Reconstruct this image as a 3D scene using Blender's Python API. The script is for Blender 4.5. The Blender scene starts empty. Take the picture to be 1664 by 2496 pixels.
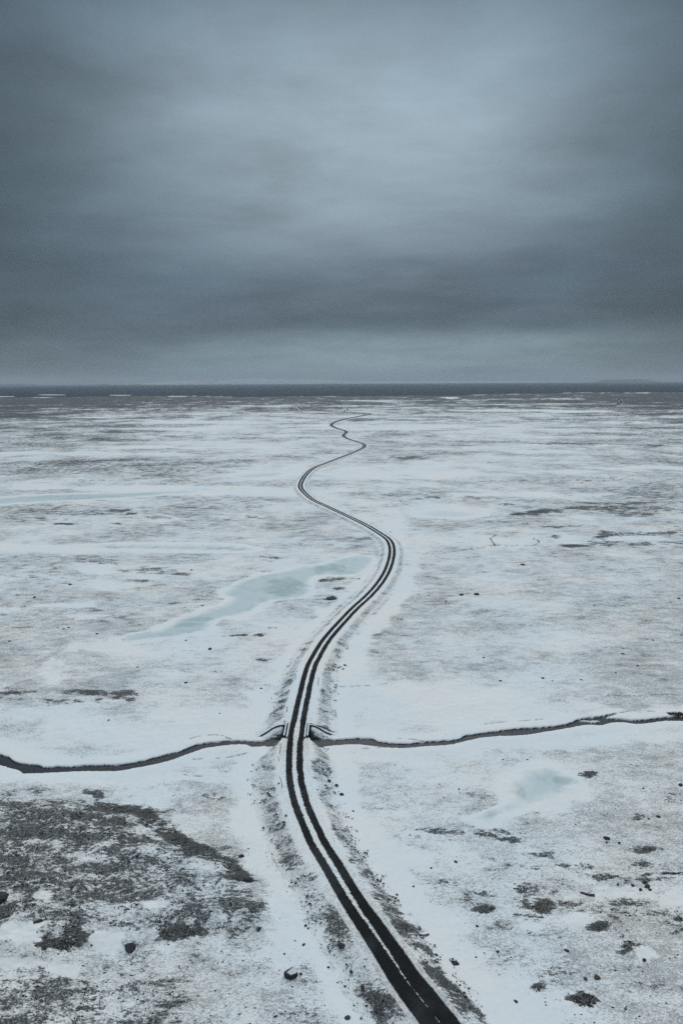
import bpy, bmesh, math, random
import numpy as np
from mathutils import Vector, Matrix

# ------------------------------------------------------------------ camera
W0, H0, F = 1664.0, 2496.0, 1922.0          # survey picture size and focal length in its pixels
CAM_H, PITCH, ROLL = 52.0, math.radians(9.33), math.radians(-0.30)
scene = bpy.context.scene
cam_data = bpy.data.cameras.new("camera")
cam = bpy.data.objects.new("camera", cam_data)
scene.collection.objects.link(cam)
scene.camera = cam
cam_data.sensor_fit = 'VERTICAL'
cam_data.sensor_height = 36.0
cam_data.lens = 36.0 * F / H0
cam_data.clip_start = 0.5
cam_data.clip_end = 200000.0
RC = Matrix.Rotation(math.pi/2 - PITCH, 4, 'X') @ Matrix.Rotation(ROLL, 4, 'Z')
cam.matrix_world = Matrix.Translation((0, 0, CAM_H)) @ RC
R3 = np.array(RC.to_3x3())

# ------------------------------------------------------------------ sky
SUN_EL, SUN_AZ = math.radians(48), math.radians(4)      # azimuth from +Y towards +X
world = bpy.data.worlds.new("World")
scene.world = world
world.use_nodes = True

def srgb(h):
    h = h.lstrip('#')
    c = [int(h[i:i+2], 16)/255 for i in (0, 2, 4)]
    return tuple((v/12.92 if v <= .04045 else ((v+.055)/1.055)**2.4) for v in c) + (1.0,)

class NT:
    """tiny helper to write node trees"""
    def __init__(s, tree): s.t = tree; s.n = tree.nodes; s.l = tree.links
    def node(s, kind, ins=None, **props):
        n = s.n.new(kind)
        for k, v in props.items(): setattr(n, k, v)
        for k, v in (ins or {}).items():
            sock = n.inputs[k]
            if hasattr(v, 'is_output') or isinstance(v, bpy.types.NodeSocket): s.l.new(v, sock)
            else: sock.default_value = v
        return n
    def m(s, op, a, b=None, c=None, clamp=False):
        n = s.n.new('ShaderNodeMath'); n.operation = op; n.use_clamp = clamp
        for i, v in enumerate((a, b, c)):
            if v is None: continue
            if isinstance(v, bpy.types.NodeSocket): s.l.new(v, n.inputs[i])
            else: n.inputs[i].default_value = v
        return n.outputs[0]
    def smooth(s, x, lo, hi, o0=0.0, o1=1.0):
        n = s.n.new('ShaderNodeMapRange'); n.interpolation_type = 'SMOOTHSTEP'
        for i, v in ((0, x), (1, lo), (2, hi), (3, o0), (4, o1)):
            if isinstance(v, bpy.types.NodeSocket): s.l.new(v, n.inputs[i])
            else: n.inputs[i].default_value = v
        return n.outputs[0]
    def noise(s, vec, scale, detail=4, rough=.55, dist=0.0, w=None):
        n = s.n.new('ShaderNodeTexNoise')
        if w is not None:
            n.noise_dimensions = '4D'; n.inputs['W'].default_value = w
        s.l.new(vec, n.inputs['Vector'])
        n.inputs['Scale'].default_value = scale; n.inputs['Detail'].default_value = detail
        n.inputs['Roughness'].default_value = rough; n.inputs['Distortion'].default_value = dist
        return n.outputs['Fac']
    def mix(s, f, a, b, mode='MIX'):
        n = s.n.new('ShaderNodeMix'); n.data_type = 'RGBA'; n.blend_type = mode; n.clamp_factor = True
        for i, v in ((0, f), (6, a), (7, b)):
            if isinstance(v, bpy.types.NodeSocket): s.l.new(v, n.inputs[i])
            else: n.inputs[i].default_value = v
        return n.outputs[2]
    def ramp(s, x, stops, interp='LINEAR'):
        n = s.n.new('ShaderNodeValToRGB'); s.l.new(x, n.inputs[0]); cr = n.color_ramp
        cr.interpolation = interp
        while len(cr.elements) < len(stops): cr.elements.new(0.5)
        for e, (p, c) in zip(cr.elements, stops): e.position = p; e.color = c
        return n.outputs[0]
    def attr(s, name):
        n = s.n.new('ShaderNodeAttribute'); n.attribute_name = name
        return n.outputs['Fac']

def build_world():
    T = NT(world.node_tree); world.node_tree.nodes.clear()
    tc = T.node('ShaderNodeTexCoord').outputs['Generated']
    nrm = T.node('ShaderNodeVectorMath', {0: tc}, operation='NORMALIZE').outputs[0]
    sep = T.node('ShaderNodeSeparateXYZ', {0: nrm})
    x, y, z = sep.outputs
    el = T.m('MULTIPLY', T.m('ARCSINE', z), 180/math.pi)
    az = T.m('MULTIPLY', T.m('ARCTAN2', x, y), 180/math.pi)
    # cloud deck: direction cast on to a layer overhead
    den = T.m('ADD', T.m('MAXIMUM', z, 0.0), 0.10)
    cx = T.m('DIVIDE', x, den); cy = T.m('DIVIDE', y, den)
    cv = T.node('ShaderNodeCombineXYZ', {0: cx, 1: cy, 2: 0.0}).outputs[0]
    dv = T.node('ShaderNodeCombineXYZ', {0: T.m('MULTIPLY', az, .05), 1: T.m('MULTIPLY', el, .16), 2: 0.0}).outputs[0]
    n1 = T.noise(cv, 0.9, 5, .5, .4, 3.1)
    n2 = T.noise(dv, 1.0, 4, .5, .6, 8.4)
    n3 = T.noise(T.node('ShaderNodeMapping', {'Vector': nrm, 'Scale': (1, 1, 2.0)}).outputs[0], 5.0, 8, .60, .5, 1.0)
    wob = T.m('MULTIPLY', T.m('SUBTRACT', n2, .5), 5.0)
    elw = T.m('ADD', el, wob)
    g = T.m('DIVIDE', T.m('MAXIMUM', elw, 0), 90.0)
    def E(d): return d/90.0
    # elevation ramp of the overcast: brighter breaks and darker banks, bright zenith
    stops = [(E(0.0), srgb('#6c828d')), (E(1.2), srgb('#6f858f')), (E(2.3), srgb('#667a86')), (E(4.0), srgb('#4c5c6a')),
             (E(7.0), srgb('#516170')), (E(10.0), srgb('#62727f')), (E(12.5), srgb('#788b98')), (E(17.0), srgb('#8496a3')),
             (E(21.0), srgb('#8092a0')), (E(25.5), srgb('#6a7d8b')), (E(34), srgb('#7c8d98')), (E(48), (.50, .58, .66, 1)),
             (E(70), (.80, .90, 1.0, 1)), (1.0, (.88, .98, 1.08, 1))]
    base = T.ramp(g, stops, 'EASE')
    # low banks: bright gap just over the horizon, wider on the right
    b1 = T.m('MULTIPLY', T.smooth(el, 0.1, 1.0), T.smooth(el, 3.9, 2.6))
    b1 = T.m('MULTIPLY', b1, T.smooth(T.m('ADD', az, T.m('MULTIPLY', wob, 2.0)), -15, 4))
    c1 = T.mix(T.m('MULTIPLY', b1, .45), base, srgb('#8fa3aa'))
    # thin bright part of the deck ahead
    dx = T.m('DIVIDE', T.m('SUBTRACT', az, 1.5), 18.5)
    dy = T.m('DIVIDE', T.m('SUBTRACT', el, 15.5), 8.5)
    q = T.m('SQRT', T.m('ADD', T.m('MULTIPLY', dx, dx), T.m('MULTIPLY', dy, dy)))
    q = T.m('ADD', q, T.m('MULTIPLY', T.m('SUBTRACT', n3, .5), 1.1))
    glow = T.smooth(q, 1.35, 0.1)
    c2 = T.mix(T.m('MULTIPLY', glow, .66), c1, srgb('#a6b5bf'))
    # thicker, darker deck to both sides
    side = T.smooth(T.m('ABSOLUTE', T.m('SUBTRACT', az, 1.5)), 8, 26)
    lowb = T.smooth(el, 34, 24)
    c3 = T.mix(T.m('MULTIPLY', T.m('MULTIPLY', side, lowb), .80), c2, srgb('#36444c'))
    # stratus streaks
    k = T.m('ADD', T.m('MULTIPLY', T.m('SUBTRACT', n1, .5), 1.1), 1.0)
    k = T.m('ADD', k, T.m('MULTIPLY', T.m('SUBTRACT', n3, .5), .85))
    k = T.m('ADD', k, T.m('MULTIPLY', T.m('SUBTRACT', n2, .5), .5))
    n4 = T.noise(T.node('ShaderNodeCombineXYZ', {0: T.m('MULTIPLY', az, .10), 1: T.m('MULTIPLY', el, .62), 2: 0.0}).outputs[0], 1.0, 6, .62, .5, 2.6)
    k = T.m('ADD', k, T.m('MULTIPLY', T.m('MULTIPLY', T.m('SUBTRACT', n4, .5), .85), T.smooth(el, 14, 5, .35, 1.0)))
    kc = T.node('ShaderNodeCombineColor', {0: T.m('MULTIPLY', k, .965), 1: T.m('MULTIPLY', k, 1.005), 2: T.m('MULTIPLY', k, 1.01)}).outputs[0]
    c4 = T.mix(1.0, c3, kc, 'MULTIPLY')
    clouds = T.node('ShaderNodeBackground', {'Color': c4, 'Strength': 1.0}).outputs[0]
    sky = T.node('ShaderNodeTexSky', sky_type='NISHITA', sun_disc=False, sun_elevation=SUN_EL, sun_rotation=SUN_AZ)
    clear = T.node('ShaderNodeBackground', {'Color': sky.outputs[0], 'Strength': 0.05}).outputs[0]
    ms = T.node('ShaderNodeMixShader', {0: 0.94, 1: clear, 2: clouds}).outputs[0]
    T.node('ShaderNodeOutputWorld', {0: ms})
build_world()

sun_data = bpy.data.lights.new("sun", 'SUN')
sun_data.energy = 1.15
sun_data.angle = math.radians(25)
sun_data.color = (1.0, 0.97, 0.93)
sun = bpy.data.objects.new("sun", sun_data)
scene.collection.objects.link(sun)
sd_ = Vector((math.sin(SUN_AZ)*math.cos(SUN_EL), math.cos(SUN_AZ)*math.cos(SUN_EL), math.sin(SUN_EL)))
sun.rotation_euler = sd_.to_track_quat('Z', 'Y').to_euler()

scene.view_settings.view_transform = 'Standard'
scene.view_settings.look = 'None'
scene.view_settings.exposure = 0.0
scene.view_settings.gamma = 1.0
scene.cycles.volume_bounces = 1
scene.cycles.max_bounces = 6
scene.cycles.use_denoising = False

# ------------------------------------------------------------------ ground mapping
def ray(px, py):
    d = np.stack([(np.asarray(px, float)-W0/2)/F, -(np.asarray(py, float)-H0/2)/F, -np.ones_like(np.asarray(px, float))], -1)
    return d @ R3.T
def at(px, py, z=0.0):
    d = ray(px, py); t = (z-CAM_H)/d[..., 2]
    return d[..., 0]*t, d[..., 1]*t
def survey(x, y, z=0.0):
    p = np.stack([x, y, np.zeros_like(x)+z-CAM_H], -1) @ R3
    dep = np.maximum(-p[..., 2], 1e-3)
    u = p[..., 0]/dep*F + W0/2; v = -p[..., 1]/dep*F + H0/2
    bad = p[..., 2] > -1.0
    return np.where(bad, -9999.0, u), np.where(bad, 9999.0, v)

def sstep(a, b, x):
    t = np.clip((x-a)/(b-a), 0, 1); return t*t*(3-2*t)

def perlin(x, y, seed=0):
    rng = np.random.RandomState(seed)
    perm = rng.permutation(4096); ga = rng.rand(4096)*2*np.pi
    xi = np.floor(x).astype(np.int64); yi = np.floor(y).astype(np.int64)
    xf = x-xi; yf = y-yi
    u = xf*xf*xf*(xf*(xf*6-15)+10); v = yf*yf*yf*(yf*(yf*6-15)+10)
    def g(ix, iy, dx, dy):
        a = ga[perm[(ix + perm[iy & 4095]) & 4095]]
        return np.cos(a)*dx + np.sin(a)*dy
    a = g(xi, yi, xf, yf); b = g(xi+1, yi, xf-1, yf)
    c = g(xi, yi+1, xf, yf-1); d = g(xi+1, yi+1, xf-1, yf-1)
    return ((a*(1-u)+b*u)*(1-v) + (c*(1-u)+d*u)*v)*1.5
def fbm(x, y, wl, oct=4, seed=0, gain=.5):
    s = 0; a = 1; t = 0
    for o in range(oct):
        s = s + a*perlin(x/wl+17.3*o, y/wl-9.1*o, seed+o); t += a
        a *= gain; wl = wl/2.03
    return s/t*1.6

# ------------------------------------------------------------------ road line
RD = [(1150,2625),(1108,2550),(1073,2496),(1060,2476),(1033.6,2445),(991,2392),(959,2341),(931,2300),(901,2256),(869,2210),(837,2158),
 (814,2118),(796,2089.6),(769.4,2047),(760,2022),(751,2004.5),(742,1980),(733,1960),(726.5,1934),(720,1905),(717.8,1878),(717.6,1840),
 (719.4,1810),(722.5,1787),(725.5,1769),(729,1750),(734,1724),(741,1692.5),(748.7,1657),(759,1622),(769.5,1601.6),(789,1568),(812,1539),
 (832,1517),(864,1483),(896,1454),(922,1425),(941,1395.5),(951,1369),(955,1348),(953.5,1330),(945,1314),(922,1298),(895.7,1282),(864,1266),
 (832,1251),(796,1234),(764,1219),(743,1202),(732,1187),(735,1173),(745.5,1157),(764,1141),(796,1128),(823,1117.5),(841,1110.7),(858.6,1103.6),
 (876.4,1096),(885.4,1091),(888,1086.6),(885.4,1082),(876,1078.6),(862,1074),(848,1069.6),(838,1064),(838,1059),(844,1053.2),(838,1049),(823,1044.6),
 (812,1040),(807,1036),(812,1031),(823,1026.5),(841,1021.6),(858.6,1018),(880,1014),(899,1010.6),(904,1009),(894,1007.8),(858.6,1006.3),
 (805,1003.4),(760,1001.4),(739,999.5),(731,996),(727,992)]
ZV = ([960, 1100, 1300, 1500, 1620, 1700, 1760, 1800, 1900, 2050, 2200, 2500],
      [0.6, 0.6, 0.7, 0.8, 1.0, 1.3, 1.5, 1.5, 1.35, 1.1, 1.0, 1.0])
def catmull(P, n=10):
    P = np.asarray(P, float); P = np.vstack([2*P[0]-P[1], P, 2*P[-1]-P[-2]])
    out = []
    for i in range(1, len(P)-2):
        for k in range(n):
            t = k/n
            out.append(.5*((2*P[i])+(-P[i-1]+P[i+1])*t+(2*P[i-1]-5*P[i]+4*P[i+1]-P[i+2])*t*t+(-P[i-1]+3*P[i]-3*P[i+1]+P[i+2])*t**3))
    out.append(P[-2]); return np.array(out)
def line_at(pts, zfun, n=8):
    c = catmull(pts, n)
    z = zfun(c[:, 1]); x, y = at(c[:, 0], c[:, 1], z)
    return np.stack([x, y, z, c[:, 1]], 1)
def resample(P, step):
    seg = np.r_[0, np.cumsum(np.hypot(np.diff(P[:, 0]), np.diff(P[:, 1])))]
    out = [0.0]
    while out[-1] < seg[-1]:
        d = np.interp(out[-1], seg, np.hypot(P[:, 0], P[:, 1]))
        out.append(out[-1]+step*max(1.0, d/220.0))
    s = np.array(out[:-1]+[seg[-1]])
    return np.stack([np.interp(s, seg, P[:, k]) for k in range(P.shape[1])], 1), s
def smooth_line(P, it=3):
    for _ in range(it):
        Q = P.copy(); Q[1:-1] = P[:-2]*.25+P[1:-1]*.5+P[2:]*.25; P = Q
    return P
roadP, roadS = resample(line_at(RD, lambda v: np.interp(v, *ZV), 12), 0.7)
roadP = smooth_line(roadP, 6)
def normals(P):
    t = np.gradient(P[:, :2], axis=0); t /= np.linalg.norm(t, axis=1)[:, None]+1e-9
    return np.stack([t[:, 1], -t[:, 0]], 1)      # points to the right of travel
roadN = normals(roadP)
RD2 = [(1448,989),(1470,988.2),(1492.7,987),(1507,984.3),(1513.6,981),(1511,977),(1506.6,974),(1508,971.5),(1514,969),(1532,967.2),(1560,966.6)]
road2P, _ = resample(line_at(RD2, lambda v: v*0+.6, 10), 3.0)
RD3 = [(905,1008.2),(870,1006.8),(845,1005),(838,1002),(846,998.5),(846,995.5),(838,992.5)]

# ------------------------------------------------------------------ distance helpers
def line_dist(X, Y, P, reach, chunk=24):
    """unsigned distance, side (+ right) and index of nearest station, only within reach"""
    D = np.full(X.shape, 1e6); S = np.zeros(X.shape); I = np.zeros(X.shape, np.int64)
    for i in range(0, len(P)-1, chunk):
        Q = P[i:i+chunk+1, :2]
        lo = Q.min(0)-reach; hi = Q.max(0)+reach
        idx = np.nonzero((X > lo[0]) & (X < hi[0]) & (Y > lo[1]) & (Y < hi[1]))[0]
        if len(idx) == 0: continue
        x = X[idx]; y = Y[idx]
        for j in range(len(Q)-1):
            ax, ay = Q[j]; bx, by = Q[j+1]; ex, ey = bx-ax, by-ay
            L = ex*ex+ey*ey+1e-12
            t = np.clip(((x-ax)*ex+(y-ay)*ey)/L, 0, 1)
            dx = x-ax-t*ex; dy = y-ay-t*ey; d = np.hypot(dx, dy)
            b = d < D[idx]
            k = idx[b]; D[k] = d[b]; S[k] = np.sign(ex*(-dy[b])+ey*dx[b]); I[k] = i+j
    return D, S, I
def poly_sd(X, Y, poly, reach):
    """signed distance to a ground polygon (negative inside), far = 1e6"""
    P = np.vstack([poly, poly[:1]])
    D, _, _ = line_dist(X, Y, np.c_[P, P[:, 0]*0], reach, 12)
    lo = poly.min(0)-1; hi = poly.max(0)+1
    idx = np.nonzero((X > lo[0]) & (X < hi[0]) & (Y > lo[1]) & (Y < hi[1]))[0]
    ins = np.zeros(len(idx), bool); x = X[idx]; y = Y[idx]
    for j in range(len(P)-1):
        ax, ay = P[j]; bx, by = P[j+1]
        if ay == by: continue
        c = ((ay > y) != (by > y)) & (x < (bx-ax)*(y-ay)/(by-ay)+ax)
        ins ^= c
    k = idx[ins]; D[k] = np.where(D[k] > 1e5, -1e3, -D[k])
    return D
def gpoly(pts, n=4):
    c = catmull(list(pts)+[pts[0]], n)[:-1]
    x, y = at(c[:, 0], c[:, 1]); return np.stack([x, y], 1)

# ------------------------------------------------------------------ survey outlines
ST_TOP = [(-90,1820),(-40,1828),(0,1837.5),(21,1844.4),(32,1853.5),(53,1860),(101,1865.7),(106,1870),(140,1868),(175,1867.8),(200,1865),(239,1864),(275,1863.5),(313,1860),(340,1855),(371,1848),
 (405,1838.5),(440,1829.6),(465,1819),(488,1812.6),(531,1807),(560,1804.5),(584,1804.7),(637,1805.2),(668,1794),(700,1789),(750,1789),(773,1799.6),(799,1802),(832,1801),(864,1799),(905,1800),(926,1808),(958,1811),(995,1812),
 (1028,1808),(1065.5,1805.7),(1113,1802),(1129,1793.5),(1161,1788),(1200,1783),(1256.5,1775.5),(1300,1773),(1341.4,1770),(1370,1766),(1389,1761.7),(1405,1754),(1425,1758),(1450,1760),(1480,1752),(1506,1751),(1548,1755),(1590,1751),(1628,1747),(1664,1744.7),(1760,1742)]
ST_BOT = [(1760,1756),(1664,1757),(1617,1757),(1575,1762.7),(1545,1764),(1522,1760.6),(1490,1761),(1463,1767.5),(1440,1766),(1415.7,1768),(1394.5,1772),(1362.6,1777.6),(1320,1784.5),(1285,1790),(1256.5,1792.5),(1210,1794),(1171.6,1797.8),(1129,1807),(1097,1814.7),
 (1044,1818),(1005,1821.5),(970,1823),(927.5,1820),(885,1815),(860,1814),(832,1814.7),(806.6,1817),(783,1817),(750,1815),(700,1816),(660,1816.5),(633.7,1818.7),(615,1820),(599.6,1814.7),(562.5,1814.7),(509,1821.6),(490,1826),(467,1834),(440,1844),(414,1853.5),(361,1865.7),(330,1871),(297,1878),(260,1879.5),(212,1879),(170,1880.5),(133,1882.7),(95,1884),
 (58,1885),(50,1879),(32,1873),(0,1864),(-40,1852),(-90,1846)]
STREAM = gpoly(ST_TOP+ST_BOT, 3)
SIDE = gpoly([(1405,1754),(1430,1748.5),(1468,1744),(1495,1738),(1523,1735.6),(1510,1740),(1490,1744.5),(1478,1749.5),(1500,1752.5),(1480,1756),(1440,1757)], 2)
PONDS = [
 [(286,1561),(318,1546),(360,1538),(392,1533.5),(405,1526),(414,1515),(445,1504),(477,1493),(530,1478),(562,1461),(546,1451),(562,1432),(584,1416),(636,1401),(690,1391),(743,1382),(796,1371),(832,1361),(860,1356),(901,1354),(911,1368),
  (885,1394),(842,1403),(800,1400),(770,1406),(757,1418),(762,1438),(743,1454),(705,1460),(668,1464),(640,1475),(610,1491),(570,1502),(530,1512),(509,1532),(480,1542),(445,1549),(371,1557),(318,1565)],
 [(150,1333),(228,1329),(300,1326),(450,1326),(560,1328),(600,1333),(624,1341),(560,1344),(400,1342),(250,1338)],
 [(-60,1214),(0,1212),(120,1205),(300,1200),(440,1196),(490,1199),(400,1206),(330,1212),(180,1220),(60,1226),(-60,1230)],
 [(1010,1250),(1060,1242),(1130,1245),(1180,1252),(1150,1260),(1080,1262),(1030,1258)],
 [(1150,1997),(1193,1979),(1230,1962),(1243,1946),(1238,1930),(1256,1914),(1262,1896),(1270,1883),(1293,1876),(1347,1877),(1373,1892),(1405,1903),(1402,1920),(1352,1946),(1309,1962),(1267,1978),(1214,1994),(1171,1999)],
 [(560,1160),(620,1153),(690,1152),(680,1160),(600,1166)],
]
PONDG = [gpoly(p, 3) for p in PONDS]
MOUND = gpoly([(-200,1890),(0,1902),(120,1904),(180,1906),(235,1905),(256,1918),(240,1930),(252,1952),(262,1964),(300,1970),(325,1968),(360,1985),(385,2003),(410,2012),(440,2042),(475,2062),(520,2084),(560,2104),(590,2135),(618,2165),(640,2205),(650,2245),(620,2262),(570,2270),(500,2298),(430,2306),(370,2295),
   (310,2300),(240,2306),(180,2340),(100,2352),(0,2350),(-220,2380)], 3)
SHORE = [(-900,974),(-300,970.5),(0,968.5),(100,968),(200,966),(300,964.5),(400,964),(500,965),(600,966),(700,965),(832,963.8),(900,964.5),(1000,963),(1100,963),(1200,961.5),(1300,959.5),(1400,957),(1500,956.5),(1664,957),(2000,956),(2600,952)]

# bare heath patches: cx, cy, rx, ry, strength, olive/brown tint (0..1)
HE = [(130,2311,62,17,1.1,.7),(190,2288,62,17,1.0,.4),(440,2277,52,22,1.1,.7),(12,2240,36,42,.85,.6),(200,2450,56,24,.78,.5),(100,2357,16,5,.9,.2),(25,2385,42,12,.7,.2),(330,2488,44,20,.7,.3),
 (120,2040,150,60,.72,.4),(200,1990,160,30,.78,.5),(330,1975,70,14,.9,.6),(395,2010,45,13,.95,.5),(190,2110,210,60,.66,.3),(430,2090,120,40,.66,.3),(380,2170,170,60,.62,.3),(560,2200,70,45,.7,.3),(260,2010,60,16,.9,.8),(60,2110,90,30,.7,.4),(330,2060,60,18,.85,.5),
 (240,1944,18,14,.9,.1),(215,1940,20,8,.7,.2),(300,2240,120,35,.6,.2),(120,2180,110,40,.75,.5),(600,2145,25,10,.9,.1),(620,2215,30,20,.75,.1),(480,2245,80,22,.7,.2),
 (1405,2432,42,18,1.15,.5),(1308,2404,27,12,.95,.5),(1250,2470,16,8,1.0,.9),(1180,2215,26,8,.95,.3),(1275,2168,28,20,.8,.1),(1315,2210,48,18,.88,.9),(1390,2200,80,9,.62,1),(1290,2240,40,12,.7,.1),(1455,2252,29,13,1.05,.2),(1535,2304,36,12,.95,.8),(1508,2320,22,8,.95,.3),(1515,2282,10,7,.9,.2),
 (1490,2212,120,26,.55,.9),(1610,2215,90,38,.55,.8),(1435,2225,22,9,.7,.2),(1575,2074,28,8,.9,.8),(1655,2238,16,10,.9,.2),(1570,2140,60,8,.7,.2),(1490,2136,35,8,.7,.1),(1600,2128,70,4,.8,.1),(1070,2028,60,9,.66,.1),(1010,2038,18,6,.8,.1),(1200,2030,40,10,.78,.1),(1240,2046,30,8,.8,.1),(1300,2084,44,8,.72,.1),(1400,2108,50,9,.75,.2),
 (1420,1888,28,6,.95,.1),(1378,1884,22,4,.7,.1),(1550,1985,22,11,.66,.2),(1300,2115,30,5,.7,.2),(1540,1862,60,10,.4,.6),(1645,1945,30,10,.5,.5),(1580,2110,40,10,.5,.2),(1100,2160,60,14,.4,.2),(1170,2180,40,9,.55,.1),
 (230,1692,85,8,.85,.3),(135,1712,70,7,.7,.1),(50,1700,90,16,.5,.3),(15,1691,35,4,.9,.5),(75,1691,20,2.5,.7,.3),(300,1704,32,6,.85,.2),(240,1712,14,7,.8,.1),(120,1720,12,5,.8,.1),(490,1938,50,9,.5,.2),(535,1943,30,4,.72,.1),(580,1937,16,3,.6,.1),
 (592,1549,42,3.5,.95,.1),(512,1543,10,3,.8,.1),(660,1533,12,3,.6,.1),(642,1608,20,4,.62,.1),(445,1638,30,3,.65,.1),(520,1637,16,3,.55,.1),(815,1413,55,8,.78,.1),(828,1434,22,3,.8,.1),(808,1459,19,4,1.1,.1),(640,1361,50,6,.5,.3),(668,1359,22,3,.75,.1),
 (240,1366,55,7,.62,.2),(270,1372,28,5,.7,.1),(330,1390,50,8,.5,.2),(405,1390,50,8,.6,.2),(440,1398,32,4,.72,.1),(345,1416,30,6,.6,.1),(455,1472,40,9,.5,.2),(500,1455,60,20,.3,.2),(120,1400,120,30,.3,.4),(90,1500,120,40,.22,.7),(60,1455,60,20,.3,.3),
 (1298,1249,38,8,.88,.1),(1340,1244,60,6,.62,.1),(1450,1238,110,6,.7,.1),(1530,1252,80,8,.62,.1),(1600,1240,90,10,.55,.1),(1480,1226,150,3.5,.65,.1),(1480,1307,34,8,.75,.1),(1540,1300,100,5,.62,.1),(1610,1299,40,4,.65,.1),(1370,1283,52,3,.62,.1),(1352,1309,18,4,.75,.1),(1395,1330,40,3.5,.85,.1),(1470,1322,40,9,.6,.1),(1560,1325,80,5,.6,.1),
 (1640,1300,40,30,.4,.1),(1058,1213,20,2.5,.85,.1),(1010,1216,24,2,.6,.1),(1240,1230,20,2.5,.7,.1),(905,1208,60,3,.45,.6),(1115,1210,90,1.5,.5,.1),(1170,1285,50,3,.4,.2),
 (90,1244,120,12,.5,.1),(200,1249,90,8,.55,.1),(150,1277,36,2.5,.95,.1),(285,1245,34,5,.72,.1),(320,1252,14,3,.85,.1),(385,1262,30,3,.62,.1),(460,1236,45,4,.55,.1),(510,1240,60,5,.45,.1),(610,1260,18,3,.6,.1),(285,1277,12,2.5,.7,.1),(60,1262,80,8,.45,.1),
 (100,1148,130,9,.62,.1),(240,1145,70,7,.66,.1),(325,1133,60,5,.72,.1),(420,1144,110,7,.6,.1),(480,1128,70,4,.66,.1),(590,1124,70,5,.66,.1),(690,1112,80,3,.62,.1),(560,1189,18,2,.8,.1),(605,1194,26,1.2,.8,.1),(385,1182,28,1.8,.75,.1),(230,1170,60,4,.4,.1),(800,1105,28,2,.7,.1),
 (60,1070,130,5,.55,.9),(140,1086,70,5,.66,.1),(240,1089,60,2.5,.66,.1),(320,1073,56,2.5,.72,.1),(600,1068,90,2,.66,.1),(760,1067,70,2,.66,.1),(415,1063,22,2.5,.72,.1),(140,1022,28,1.5,.9,.1),(60,1043,70,2,.7,.1),
 (1000,1116,45,4.5,.85,.1),(940,1120,50,3,.5,.1),(1040,1098,66,1.5,.66,.1),(1200,1077,110,4,.66,.1),(1380,1081,70,3,.88,.1),(1480,1083,90,3,.62,.1),(1590,1086,30,3.5,.85,.1),(1120,1086,24,2,.72,.1),(1290,1173,150,5,.5,.1),(1420,1168,130,8,.5,.1),(1620,1180,70,12,.45,.1),
 (1520,1058,70,5,.72,.2),(1630,1055,60,5,.75,.3),(1545,1048,16,1,.85,.1),(1260,1028,60,1.8,.72,.1),(1170,1031,60,1.5,.62,.1),(1020,1056,80,1.2,.6,.1),(960,1062,60,1,.4,.1),(1590,1010,80,2,.7,.1)]
# smooth drifted snow: cx, cy, rx, ry, strength
SM = [(1010,1705,230,36,1),(1230,1735,200,26,.9),(300,1785,330,34,1),(500,1745,140,16,.9),(60,1745,160,22,.85),(640,1720,34,50,.9),(100,1895,160,14,.85),(400,1895,150,18,.8),(1450,1800,240,20,.9),(960,1845,170,18,.8),
 (960,2095,110,30,.95),(890,2055,40,30,.9),(1080,2085,70,20,.6),(380,1940,90,30,.75),(450,2000,60,30,.5),(240,1580,70,12,.8),(130,1640,30,36,.8),(150,1338,260,11,.9),(160,1473,52,6,1),(210,1503,46,8,.9),(225,1388,44,10,.95),(280,1430,50,10,.85),(20,1486,40,6,.95),
 (640,1640,120,10,.35),(700,2230,40,90,.85),(640,2100,30,60,.5),(690,2330,50,40,.7),(45,2287,48,22,1.2),(262,2300,34,22,1.2),(160,2362,38,20,1.1),(60,2350,60,10,.8),(375,2220,30,9,1.1),(115,2200,20,14,.8),(400,2312,40,10,.8),
 (1290,2255,34,16,.9),(1410,2240,40,14,.9),(1570,2330,24,22,.9),(1640,2190,30,26,.8),(1500,2180,110,14,.7),(1020,2040,60,16,.3),(1600,2430,70,14,.5),(960,2210,40,40,.7),(1120,2330,60,50,.75),(1200,2450,60,60,.8),(1010,2190,30,30,.8),(820,2040,28,60,.9),(1330,1990,60,6,.3),
 (560,1200,180,7,.9),(300,1190,330,7,.8),(700,1150,120,12,.7),(900,1150,220,12,.55),(1270,1205,160,5,.95),(1000,1245,140,14,.6),(1080,1320,230,14,.5),(1420,1262,50,5,.95),(1560,1312,90,4,.9),(1570,1140,100,3.5,.9),(1380,1150,80,3,.8),
 (960,1300,30,60,.9),(960,1400,30,40,.9),(880,1500,40,40,.9),(840,1570,34,40,.85),(400,1090,180,3.5,.8),(150,1105,160,4,.7),(520,1045,160,4,.7),(520,1030,200,3.5,.6),(960,1040,200,7,.6),(1300,1050,220,6,.5),(1400,1003,60,1.8,.9),(1570,1031,40,1.5,1),(1490,1031,40,1.2,.9),(1480,1085,24,1.2,1),
 (250,1017,60,1.2,1),(280,1013,50,1.2,.9),(1360,1000,120,2,.8),(1220,1001,90,2,.8),(1000,995,40,1,.8),(1100,970,16,2,.9),(1290,985,160,1.2,.8),(940,977,90,1.2,.7),(640,990,160,1,.6),(1340,972,60,1,.7),(1500,962,60,.8,.7),(1170,975,80,1,.6)]

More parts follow.
